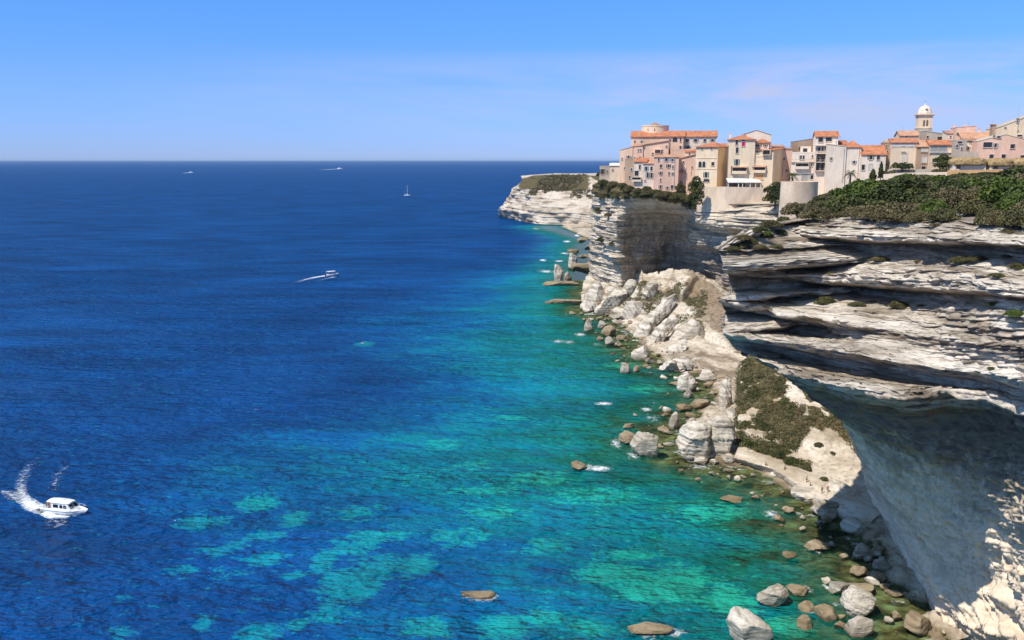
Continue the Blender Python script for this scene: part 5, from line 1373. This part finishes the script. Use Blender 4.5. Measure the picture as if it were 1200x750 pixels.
MB().lathe([(rr, -8), (rr, z1 + 1.4), (rr * 1.025, z1 + 1.45), (rr * 1.025, z1 + 2.0), (rr * .93, z1 + 2.0), (rr * .93, z1 + 1.2)], 48).build('drum', M['cream'], dr, False)
MB().lathe([(rr * .55, z1 + 1.3), (rr * .5, z1 + 1.9), (rr * .05, z1 + 3.6)], 24).build('roof', M['tile_old'], dr, False)
sl = MB(); a0 = R(-118); 
for a0 in (R(-128), R(-100)):
    sl = MB(); sl.box(rr * math.cos(a0) - .25, rr * math.cos(a0) + .25, rr * math.sin(a0) - .06, rr * math.sin(a0) + .5, z1 - .9, z1 + .3)
    sl.build('slit_window', M['shade'], dr)
H('town_house', 'tallest peach house of the western heap, under the faded mid roof', 751, 783, 170.5, 205, 448, 9, 'peach', yaw=-10, group=g_).roof('slr', 5.5, 'tile_pale', .5).win((754,168.5+4,2,3.4),(765,180,1.6,2),(776,176.5,1.6,2),(781,166.5+5,1.8,1.6),(769,176,3,2)).loggia((771,177.5,6,3.6),par=False)
H('town_house', 'narrow peach house stepping down at the western tip', 726, 741, 176, 214, 452, 10, 'peach', yaw=-22).roof('slr', 4, 'pale', .2).win((729,186,1.4,2),(736.5,184,2,3),(740,184.5,1,2),(732,197,1.4,2.2))
H('town_house', 'tall pink house with a low roof behind the white pair', 739.5, 753, 171.5, 214, 450, 9, 'pink', yaw=-14).roof('mono', 3, 'tile_pale', .3).win((744,185.5,1.4,2.4),(750,184.5,1.4,2.4),(748,176,1.2,3),(753-2,176,1.2,3),(740,198.5,2,2.4))
H('town_house', 'weathered brown house at the western edge over the cliff', 732, 746, 187, 222, 440, 9, 'brownst', yaw=-20).roof('flat', 0).win((740,198.5,2,2.6),(738,207.5,2,3),(743,207,1.6,3))
H('town_house', 'white house with a dark covered balcony over the cliff', 743, 757, 190, 214, 434, 8, 'white_w', yaw=-8).roof('mono', 4.5, 'tile', .5).win((749.8,195.6,2,5),(746,203,4.6,5.6),(754,201,1.4,2)).loggia((746,210,10,4.2))
H('town_house', 'white house with four tall grey windows beside the dark balcony', 753.5, 766.5, 192, 220, 432, 8, 'white_w', yaw=-8).roof('mono', 4, 'tile_pale', .5).win((757.4,197.5,2.6,4.6),(763.5,197.5,2.6,4.6),(759,205.2,2.2,6),(763.6,205.5,2.4,6),(756,211.5,1.4,1.6))
H('town_house', 'tall pink house with four rows of small windows above the cliff', 766, 795, 184.5, 224, 428, 11, 'pink', yaw=-5).roof('mono', 3, 'tile_pale', .35).win((774.5,194.5,2.4,3.6),(783.5,194.5,2.4,3.6),(788.6,195.5,1.4,3.4),(774.3,203,1.8,3.4),(784,203.2,1.6,3.2),(788.6,203.4,1.8,2.4),(774,211,1.2,3.4),(774,219,1.8,4),(782,220,2,2.4),(787.5,219,2.6,4),(772,187,1.8,3),(781,187,3,3.4),(788,187.5,2.4,2.6)).pipe(791,186,220)
H('town_house', 'rose house with crossing drainpipes left of the arched windows', 795, 816.5, 186, 226, 430, 10, 'pink', yaw=-5).roof('slr', 5.5, 'tile_pale', .4).win((801,190,1.6,2),(799,199,1.8,2.4),(804,207,1.2,3),(811,196,1.2,2),(798,214,1.6,3)).pipe(799.5,190,218).pipe(804,196,214).pipe(810,200,205).awn(799,200.5,5,2,1.0,'tile_old','porch_roof')
H('town_house', 'rooftop shed with a sagging orange roof between the blocks', 803, 815, 178, 200, 440, 7, 'pale', yaw=-4).roof('mono', 3, 'tile', .5).win((808,180.5,1.6,2),(812,186,1.6,1.6))
H('town_house', 'cream house with twin arched windows and a dark shaded flank', 815, 840.5, 172.5, 221, 412, 17, 'yellow', yaw=-27).roof('hip', 6, 'tile', .7).arch((820.5,192.5,3.6,6.6),(825,192.5,3.4,6.6)).win((835.5,192,3.4,4.2),(827.5,204.8,3.4,6),(823,174.5,1.8,1.6),(834,174.5,1.8,1.6),(828,211.5,7,3)).slab(828,185,24,.18,'pale',False,'string_course').slab(828,197.5,24,.18,'pale',False,'string_course')
H('town_house', 'shadowed rose house set back in the alley behind the cream one', 840, 856, 172, 221, 432, 9, 'pink', yaw=4).roof('mono', 4, 'tile_pale', .3).win((848,170+6,1.6,3),(849,190,1.6,3),(853,200,1.6,4),(846,205,1.4,3))
# --- the big house over the terrace
h = H('big_house', 'big peach house with a magenta cloth in its top window, above the white terrace', 852.5, 884, 164, 217, 397, 18, 'yellow', yaw=-8).roof('hip', 6, 'tile', .6, chim=((858, 2),)).win((863.4,166.5,2.6,6),(863.8,176,2.8,6.4),(863.4,190.2,3,7),(853.5+4,199,1.8,9))
h.win((871,164.2,3.6,2.4)).win((871.2,168.8,3.6,4.4), mat='magenta').loggia((866.5,199.3,16,7.2)).awn(867,195.6,18,1.2,1.6,'tile_pale','porch_roof').pipe(853.6,170,214)
h = H('big_house', 'peach house with a wide dark loggia beside the magenta cloth', 884, 905.6, 176.2, 217, 394, 17, 'yellow', yaw=-27).roof('mono', 2.5, 'tile', .6).win((887.6,178,2.4,3)).loggia((899,178.6,8.4,5),par=False).loggia((891,198.6,13,6.2)).awn(890.5,194.8,16,1.6,1.8,'tile_old').win((890,207,9,5.5), mat='awn_o').slab(891,183,18,.18,'pale',False,'string_course')
H('roof_house', 'small hipped roof house stepping up behind the wide loggia', 883, 901, 167.5, 180, 402, 9, 'white_w', yaw=-14).roof('hip', 5, 'tile', .5).win((889,170.5,3,2.4),(897,170.5,2,2.4))
H('roof_house', 'white gable wall with aerials rising behind the magenta cloth house', 868, 903, 158.6, 190, 420, 12, 'white_w', yaw=-8).roof('gy', 5.6, 'tile_pale', .2).win((873,157,1.2,1.6))
t = empty('terrace_canopy', (0, 0, 0)); c = atY(876, 218.5, 396.5); t.location = c; tag(t, 'long white canvas canopy over the restaurant terrace', 'canopy')
kx = 395 / F
cm = MB(); 
for a_, b_ in ((-25.5, -13.2), (-13, 0.2), (.4, 13)): cm.prism([(.0, 9.6*kx*1), (.0, 9.2*kx), (-4.2, 4.4*kx), (-4.2, 4.9*kx)], 'x', a_*kx, b_*kx)
cm.build('canvas', M['awn_w'], t); po = MB()
for x in (-25, -13.1, -8.5, .3, 6.5, 12.6): po.box(x*kx - .18, x*kx + .18, -4.0, -3.7, -1.0, 4.5*kx)
po.build('post', M['awn_w'], t); MB().box(-25*kx, 12.8*kx, .1, .4, -1.2, 5.6*kx).build('back_shade_sheet', M['shade'], t)
MB().box(-25.5*kx, 13*kx, -4.6, .05, -1.5, -.9).build('floor', M['pale'], t)
tw = empty('terrace_wall', (0, 0, 0)); tag(tw, 'long pale retaining wall under the terrace with the white canopy', 'wall')
def wall_run(root, pts, ztop, zbot, th, mat, name='wall'):
    b = MB()
    for (x0, y0, Y0, b0), (x1, y1, Y1, b1) in zip(pts[:-1], pts[1:]):
        A_, B_ = atY(x0, y0, Y0), atY(x1, y1, Y1); C_, D_ = atY(x0, b0, Y0), atY(x1, b1, Y1)
        off = np.array((0, th, 0))
        A2, B2 = A_ + off, B_ + off
        b.add([(A_[0], A_[1] - .6, C_[2] - 4), (B_[0], B_[1] - .6, D_[2] - 4), tuple(B_), tuple(A_), (A_[0], A_[1] + th, C_[2] - 4), (B_[0], B_[1] + th, D_[2] - 4), tuple(B2), tuple(A2)],
              [(0,1,2,3),(5,4,7,6),(3,2,6,7),(1,0,4,5),(0,3,7,4),(2,1,5,6)])
    return b.build(name, M[mat], root)
wall_run(tw, [(817,219,409,238),(850,219,392,238),(899,220,389.5,237)], 0, 0, 3.0, 'beige')
# --- middle row
H('town_house', 'plain pink house behind the palms with a brown roof edge', 911, 927.5, 175, 216, 404, 10, 'pink', yaw=-6).roof('mono', 1.6, 'tile_old', .3).win((914,190,1.2,2.4),(919,186,1.4,2.4),(922,200,1.4,3)).pipe(918,184,206)
H('town_house', 'blank brown stone house rising behind the balcony flats', 929, 958, 166, 200, 414, 10, 'brownst', yaw=-4).roof('slr', 4.2, 'brownst', .1).win((940,174,3.6,3.2))
h = H('flats', 'white flats with grey shaded loggias behind the palms', 927, 957.5, 179.5, 220, 388, 11, 'white_w', yaw=-10).roof('flat', 0).win((938.6,184.4,1.8,4.4),(941.8,184.4,1.8,4.4),(951,193.5,1.6,2.4),(952,183,1.4,2.4),(951.5,207.5,3,4.4),(958,213,3,3))
h.loggia((940,194.3,14,6)).slab(941,189.4,27,.7,'pale',True).slab(941,202.6,30,.5,'frame',False,'string_course').win((943,207.5,7,6), mat='shutter')
H('roof_room', 'small white rooftop room above the grey loggias', 938, 950, 173, 184, 396, 5, 'white_w', yaw=-10).roof('flat', 0).win((943.5,176,4.6,4))
h = H('town_house', 'white house with twin balconies under a steep orange roof', 954.8, 980.5, 160.5, 220, 384, 12, 'white_w', yaw=-7).roof('gx', 6.6, 'tile', .5).win((961.8,163.6,5,5),(971.2,163.2,6.6,4.2),(960,174.6,2.6,4.6),(964,174.6,2.6,4.6),(968,174.6,2.6,4.6),(959.5,186.5,2.6,4.4))
h.slab(968,170.2,26,1.2,'frame',False).slab(967,180,22,1.0,'frame',True).loggia((961.5,190,10.5,19),par=False).slab(961,190,11,1.3,'frame',True).pipe(980,165,210)
H('gable_house', 'blank white house with a long pale flank left of the orange roof', 968, 990.4, 172, 222, 378, 14, 'white_w', yaw=-7).roof('sll', 3, 'white_w', .15).win((974,186,1.6,3)).pipe(989.6,174,214)
H('gable_house', 'blank white house under a bright orange hipped roof', 990.2, 1008, 173, 221, 377, 13, 'white_w', yaw=-7).roof('hip', 8.5, 'tile', .4).win((1001,190,2.4,3)).pipe(1007.4,174,212)
H('roof_house', 'bright orange lean-to roof over the blank white flank', 981, 993, 169.5, 185, 386, 9, 'white_w', yaw=-7).roof('mono', 5, 'tile', .4)
h = H('town_house', 'low white house with a wide steep orange roof and two doors', 1008.4, 1037, 181.8, 221, 374, 13, 'white_w', yaw=-5).roof('gx', 11, 'tile', .4).win((1020.5,184.4,3.4,4.4),(1029.3,184.6,3.2,4.8),(1011.5,196,3.4,6)).win((1020,196,4,7.5), kind='door', mat='awn_w').pipe(1006.8+2,184,214)
H('town_house', 'narrow grey stone house squeezed beside the wide orange roof', 1036.6, 1043.6, 168, 212, 376, 10, 'brownst', yaw=-5).roof('flat', 0).win((1038.5,171,1.4,2),(1040,177,1.4,2),(1038,186,1.6,2),(1039,193,2.4,2))
H('roof_room', 'small white rooftop room at the corner of the narrow grey house', 1037, 1042.5, 165.2, 172, 380, 5, 'white_w', yaw=-5).roof('flat', 0)
h = H('town_house', 'tall cream house with a white top storey and an orange roof', 1043.4, 1073.5, 167.6, 210, 372, 12, 'cream', yaw=-8).roof('gx', 5.0, 'tile', .5).win((1058.5,169.7,2.6,1.6),(1067.6,170,2,2),(1059,178.4,4.6,1.2),(1049,190.6,3,1),(1061,190.4,3.6,1)).win((1060.5,184,5,9), kind='door', mat='frame').slab(1058.5,172.2,30,.12,'white_w',False,'string_course')
MB().box(h.loc(1043.8,170)[0], h.loc(1073.2,170)[0], -.10, .02, h.loc(1050,171.6)[1], h.loc(1050,168.2)[1]).build('white_storey', M['awn_w'], h.root)
H('town_house', 'brown stone house with a white shuttered window, roof half faded', 1073.6, 1088.6, 172.6, 210, 369, 11, 'brownst', yaw=-3).roof('gx', 8, 'tile_pale', .4).win((1083.5,176,7,3.2), mat='awn_w').win((1083.3,187,5.2,7), mat='awn_w').win((1082.2,196.6,4.6,3.4))
h = H('town_house', 'cream house with a glazed veranda under an orange roof', 1088.8, 1113.8, 170.4, 210, 366, 11, 'cream', yaw=-5).roof('gx', 6, 'tile', .5).win((1095,174.5,8.6,5.6),(1105,174.5,8.6,5.6), mat='shutter', fr='awn_w').slab(1101,178.6,24,.5,'awn_w',False).win((1094,188,2.6,4))
# --- church
ch = empty('church_tower', (0, 0, 0)); Yc = 420; c = atY(1083.2, 163, Yc); ch.location = (c[0], c[1], c[2]); ch.rotation_euler[2] = R(-10)
tag(ch, 'tall bell tower with a white dome and twin arched openings', 'church tower'); k = Yc / F
zz = lambda py: (163 - py) * k
tb = MB(); tb.box(-7.6*k, 7.6*k, 0, 15*k, -14, zz(151)); tb.build('base', M['greyst'], ch)
MB().box(-7.9*k, 7.9*k, -.15, 15.6*k, zz(151) + .003, zz(149.6)).build('string_course', M['cream'], ch)
tb = MB(); tb.box(-9.2*k, 9.2*k, -.7, 16.6*k, zz(135.8), zz(134.4)); tb.box(-8.4*k, 8.4*k, -.35, 15.8*k, zz(136.8), zz(135.8) - .003); tb.build('cornice', M['cream'], ch)
tb = MB(); tb.box(-7.4*k, 7.4*k, .05, 14.8*k, zz(149.6) + .003, zz(136.8) - .003); bel = tb.build('belfry', M['cream'], ch)
for sx in (-1.7, 1.7):
    a_ = 1.05*k; z0, z1 = zz(148.5), zz(142.5)
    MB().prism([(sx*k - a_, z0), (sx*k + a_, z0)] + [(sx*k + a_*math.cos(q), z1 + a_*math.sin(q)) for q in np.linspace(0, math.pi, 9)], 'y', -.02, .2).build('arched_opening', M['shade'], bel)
dome = MB(); prof = [(7.4*k, zz(134.3)), (7.5*k, zz(132.6))] + [(7.2*k*math.cos(q)**.85 if q < 1.5 else .3, zz(132.6) + 7.4*k*math.sin(q)) for q in np.linspace(.15, 1.35, 8)] + [(.35, zz(124.4)), (.12, zz(122.4))]
dm = dome.lathe(prof, 8, (0, 7.4*k)).build('dome', M['white_w'], ch); MB().box(-.45, .45, 7.4*k - 7.25*k, 7.4*k - 6.4*k, zz(130.6), zz(129)).build('dome_window', M['shade'], dm)
MB().tube([(0, 7.4*k, zz(122.5)), (0, 7.4*k, zz(119))], .06, 5).tube([(-.5, 7.4*k, zz(120.4)), (.5, 7.4*k, zz(120.4))], .05, 5).build('cross', M['shutter'], dm)
H('church', 'old church nave with a faded tiled roof beside the bell tower', 1054, 1076, 159.5, 180, 410, 12, 'peach', yaw=-6).roof('gx', 6, 'tile_pale', .4).win((1062,156.5+4,1.6,2))
H('church', 'grey stone apse and transept behind the veranda house', 1084, 1112, 158, 178, 408, 14, 'greyst', yaw=-6).roof('sll', 4, 'greyst', .1).win((1101.5,162,5.6,3.6),(1087,160.5,2.4,2.4))
# --- eastern houses
H('town_house', 'tall blank pink house with rooftop tanks right of the bell tower', 1119, 1143, 149.5, 178, 392, 12, 'pink', yaw=-10).roof('slr', 1.6, 'pink', .1, chim=((1125, 2), (1138, 1.6))).win((1122,156,2,1.4))
H('town_house', 'low grey and white house with a brown roof at the tower side', 1110, 1120, 157, 178, 398, 9, 'white_w', yaw=-5).roof('mono', 4, 'tile_old', .3).win((1114,160,1.6,1.6))
H('roof_house', 'long faded orange roof between the pink houses', 1127, 1160, 163, 182, 384, 12, 'peach', yaw=-8).roof('gx', 7.5, 'tile_pale', .5, chim=((1156.6, 4),))
H('ruin', 'roofless stone ruin with gaping openings below the pink houses', 1117, 1132.4, 165.5, 186, 362, 8, 'greyst', yaw=-6).roof('flat', 0).win((1121.6,171.2,2.2,2.4),(1127,174,1.8,2.4),(1125,166.8,5,2.4))
H('town_house', 'small white house with two tiny windows and a brown porch roof', 1132.2, 1146, 165.2, 186, 364, 8, 'white_w', yaw=-6).roof('mono', 2, 'tile_old', .4).win((1135,173.6,1.8,2.8),(1140,173.6,1.8,2.8),(1139.6,166.4,3,3))
h = H('pink_house', 'wide pink house with a big dark opening above the thatched sheds', 1144.5, 1208, 165.8, 200, 354, 16, 'pink', yaw=-6).roof('gy', 7.5, 'greyst', .1).win((1157.4,169.6,9.4,5.6),(1166.6,170.4,2.6,4.6),(1186.6,171.4,4.8,4.6),(1161.8,183.4,4.4,4.6),(1176,183,4.4,4),(1199,184,6,4),(1165,159.6,2,2),(1170.4,160.4,4,2))
H('cream_house', 'large cream house with a sloping roofline at the right edge', 1166.5, 1216, 150.5, 178, 372, 16, 'yellow', yaw=-8).roof('slr', 18, 'greyst', .1).win((1178,149,2,.8),(1192.6,141,1.6,4.6),(1195,159,5,2),(1193,152.6,1.2,.8)).pipe(1193.6,140,156)
H('roof_room', 'small dark rooftop room at the left end of the cream roofline', 1163, 1167, 146.6, 158, 376, 4, 'brownst', yaw=-8).roof('mono', 1, 'tile_old', .3)
for nm, lab, x0, x1, y0, y1, Y in (('thatched_shed', 'wide thatched shed on the ochre wall, left of the pair', 1117, 1155.5, 186.5, 199, 348), ('thatched_shed', 'rounded thatched shed on the ochre wall, right of the pair', 1160.5, 1186, 187.5, 199, 346), ('thatched_shed', 'thatched shed cut off by the right edge of the photo', 1190, 1222, 187, 199, 344)):
    h = H(nm, lab, x0, x1, y0 + 4, y1, Y, 6, 'white_w', 'shed', yaw=-4, group='thatched sheds')
    v = 7.5 * h.k; V = SPH[14][0].copy(); V = np.sign(V) * np.abs(V)**.55; V /= np.abs(V).max(0)
    V[:, 2] = np.where(V[:, 2] < 0, V[:, 2] * .28, V[:, 2]); V *= 1 + .07 * fbm(V * 3 + x0, 3, 5)[:, None]
    W_ = V * np.array(((h.x1 - h.x0) / 2 + .8, 4.2, v)) + np.array(((h.x0 + h.x1) / 2, 3.0, h.h - .5))
    mesh_np('thatched_roof', W_, SPH[14][1], M['thatch'], h.root, True)
    h.win(((x0 + x1) / 2 + 3, 196, (x1 - x0) * .45, 3.4), mat='white_w', kind='panel')
    h.win((x0 + 6, 195.5, 5, 4.5), mat='shade', kind='opening')
gw = empty('grey_wall', (0, 0, 0)); tag(gw, 'flat grey rendered wall above the thatched sheds', 'wall')
wall_run(gw, [(1118,177,358,184),(1146,177.5,356,184)], 0, 0, .6, 'greyst')
ow = empty('ochre_wall', (0, 0, 0)); tag(ow, 'ochre stone retaining wall under the thatched sheds', 'wall')
wall_run(ow, [(1112,199.5,345,211),(1150,199,342,211),(1190,198,338,210),(1240,196,330,210)], 0, 0, 1.2, 'ochre')
gd = empty('garden_wall', (0, 0, 0)); tag(gd, 'low pale garden wall under the bell tower houses', 'wall')
wall_run(gd, [(1031,204.5,356,211),(1060,202.5,354,211),(1112,201.5,350,211)], 0, 0, 1.0, 'pale')
gd2 = empty('garden_terrace', (0, 0, 0)); tag(gd2, 'planted stone terrace edge above the low garden wall', 'wall')
wall_run(gd2, [(1044,198.8,362,203),(1112,198,358,203)], 0, 0, 3.0, 'greyst')
# --- bastion
bt = empty('bastion', (0, 0, 0)); c = atY(941, 236, 330); rb = 21 * 330 / F; bt.location = (c[0] , c[1] + rb * .8, c[2]); tag(bt, 'round pale bastion wall below the palms', 'bastion')
zt = 22.5 * 330 / F
MB().lathe([(rb * 1.04, -9), (rb, zt - .1), (rb, zt), (rb * .93, zt), (rb * .93, zt - .8), (.3, zt - .8)], 48).build('wall', M['beige'], bt, False)
# --- western sheds
H('stone_ruin', 'roofless brown stone ruin at the far west end of the town', 702.5, 714.5, 195.5, 207, 486, 8, 'greyst', 'ruin', yaw=-4).roof('flat', 0).win((706,201,3.6,5.6),(711.5,201,1.6,3))
H('white_shed', 'low shed with a bright white roof at the west end', 714.5, 727, 194.5, 207, 480, 8, 'pale', 'shed', yaw=-6).roof('gx', 3, 'awn_w', .4).win((718,199,1.4,2))
# infill so that lanes do not open on empty ground
H('town_house', 'plain peach house wall glimpsed between the western blocks', 786, 812, 176, 206, 446, 8, 'peach', yaw=-5).roof('flat', 0).win((806,186,1.4,2),(792,186,1.4,2.4))
H('town_house', 'plain back house in shade beside the wide loggia house', 904, 918, 172, 218, 410, 8, 'pale', yaw=-5).roof('mono', 2, 'tile_pale', .3).win((909,176,1.6,2.4))

# ------------------------------------------------------------------ trees of the town
def tree(name, label, px, pyb, w, h, Y, mat, blobs, nl, leaf, cat='tree', group='trees of the old town', trunk_h=.3):
    p = atY(px, pyb, Y); k = Y / F; r = empty(name, (p[0], p[1], p[2])); tag(r, label, cat, group)
    W, Hh = w * k, h * k
    crown_mesh('crown', [(x*W, y*W, z*Hh, rx*W, rx*W, rz*Hh) for x, y, z, rx, rz in blobs], nl, leaf, M[mat], r, int(px))
    b = MB(); b.tube([(0, 0, -1.0), (.02*W, 0, Hh*trunk_h), (0, .03*W, Hh*.75)], [.05*W + .1, .04*W + .06, .04], 7)
    for a in (.6, 2.4, 4.1): b.tube([(0, 0, Hh*trunk_h), (.28*W*math.cos(a), .28*W*math.sin(a), Hh*.62)], [.03*W + .05, .03], 5)
    b.build('trunk', M['bark'], r); return r
rnd = [(0,0,.82,.26,.16),(-.2,.05,.62,.30,.2),(.2,-.05,.64,.28,.2),(-.08,-.18,.45,.34,.2),(.22,.1,.4,.30,.2),(-.25,0,.3,.28,.18),(.05,-.2,.22,.32,.18),(.0,.2,.6,.3,.22)]
tree('holm_oak', 'tall dark green tree hugging the left end of the terrace wall', 815, 246, 20, 40, 398, 'leaf_dark', rnd, 4200, .34)
tree('holm_oak', 'broad dark green tree at the right end of the terrace wall', 908, 243, 28, 30, 372, 'leaf_dark', rnd, 4200, .34)
tree('ivy_tree', 'slim olive green tree climbing between pink house and tall dark tree', 797, 234, 14, 20, 420, 'leaf_olive', rnd, 1800, .32)
tree('dark_shrub_tree', 'dark rounded tree in front of the veranda house', 1104.5, 201, 22, 20, 357, 'leaf_dark', rnd, 3200, .3)
tree('dark_shrub_tree', 'low dark hedge-like tree in the garden under the cream house', 1057, 201, 26, 10, 360, 'leaf_dark', [(-.3,0,.5,.2,.45),(0,0,.55,.24,.45),(.3,0,.5,.2,.42),(.1,-.1,.4,.22,.35)], 2200, .26)
tree('garden_bush', 'grey green bush at the right end of the garden terrace', 1102, 204, 20, 6, 353, 'leaf_olive', [(-.25,0,.5,.24,.45),(.2,0,.5,.26,.45)], 1000, .24)
tree('garden_bush', 'grey green bush at the left end of the garden terrace', 1041, 206, 16, 6, 357, 'leaf_olive', [(-.25,0,.5,.24,.45),(.2,0,.5,.26,.45)], 1000, .24)
cyp = [(0,0,.2,.42,.16),(0,0,.38,.44,.2),(0,0,.56,.36,.2),(0,0,.74,.26,.18),(0,0,.9,.12,.12)]
tree('cypress', 'short broad cypress before the low white house', 1022.5, 212, 9.5, 13.5, 345, 'leaf_dark', cyp, 1500, .24, trunk_h=.1)
tree('cypress', 'tall slim cypress right of the short broad one', 1031.5, 212, 7, 22, 347, 'leaf_dark', cyp, 1700, .24, trunk_h=.1)

def palm(px, pyb, h, fr, Y, label, n=34):
    p = atY(px, pyb, Y); k = Y / F; r = empty('palm_tree', (p[0], p[1], p[2])); tag(r, label, 'palm', 'palms of the old town')
    Hh = h * k; L = fr * k; rs_ = random.Random(px)
    MB().tube([(0, 0, -1), (.1, 0, Hh * .5), (0, .1, Hh)], [.45, .36, .32], 8).build('trunk', M['bark'], r)
    V = []; Fq = []; tint = []
    for i in range(n):
        a = 2 * math.pi * i / n + rs_.uniform(-.1, .1); el = rs_.uniform(-.25, 1.25); ll = L * rs_.uniform(.85, 1.1); m = 9
        pts = []
        for j in range(m + 1):
            t_ = j / m; ang = el - 1.5 * t_ * t_
            pts.append((ll * t_ * math.cos(el) * (1 - .12 * t_), Hh + ll * (math.sin(el) * t_ - .55 * t_ * t_)))
        for j in range(1, m):
            (x, z), (x2, z2) = pts[j], pts[j + 1]
            w = .62 * math.sin(math.pi * (j + .3) / (m + .6)) * ll * .32
            for s in (-1, 1):
                for q in (0, .5):
                    xa, za = x + (x2 - x) * q, z + (z2 - z) * q
                    xb, zb = xa + (x2 - x) * .35, za + (z2 - z) * .35
                    loc = [(xa, 0, za), (xb, 0, zb), (xb + .25 * w, s * w, zb - .25 * w)]
                    b0 = len(V)
                    for X_, Y_, Z_ in loc: V.append((X_ * math.cos(a) - Y_ * math.sin(a), X_ * math.sin(a) + Y_ * math.cos(a), Z_))
                    Fq.append((b0, b0 + 1, b0 + 2)); tint += [rs_.random()] * 3
    mesh_np('fronds', V, np.array(Fq), M['leaf_dark'], r, False, {'tint': tint}); return r
palm(928, 217, 10, 12, 372, 'bushy palm in front of the white flats')
palm(996, 212, 9, 11, 352, 'palm with drooping fronds before the blank white houses')
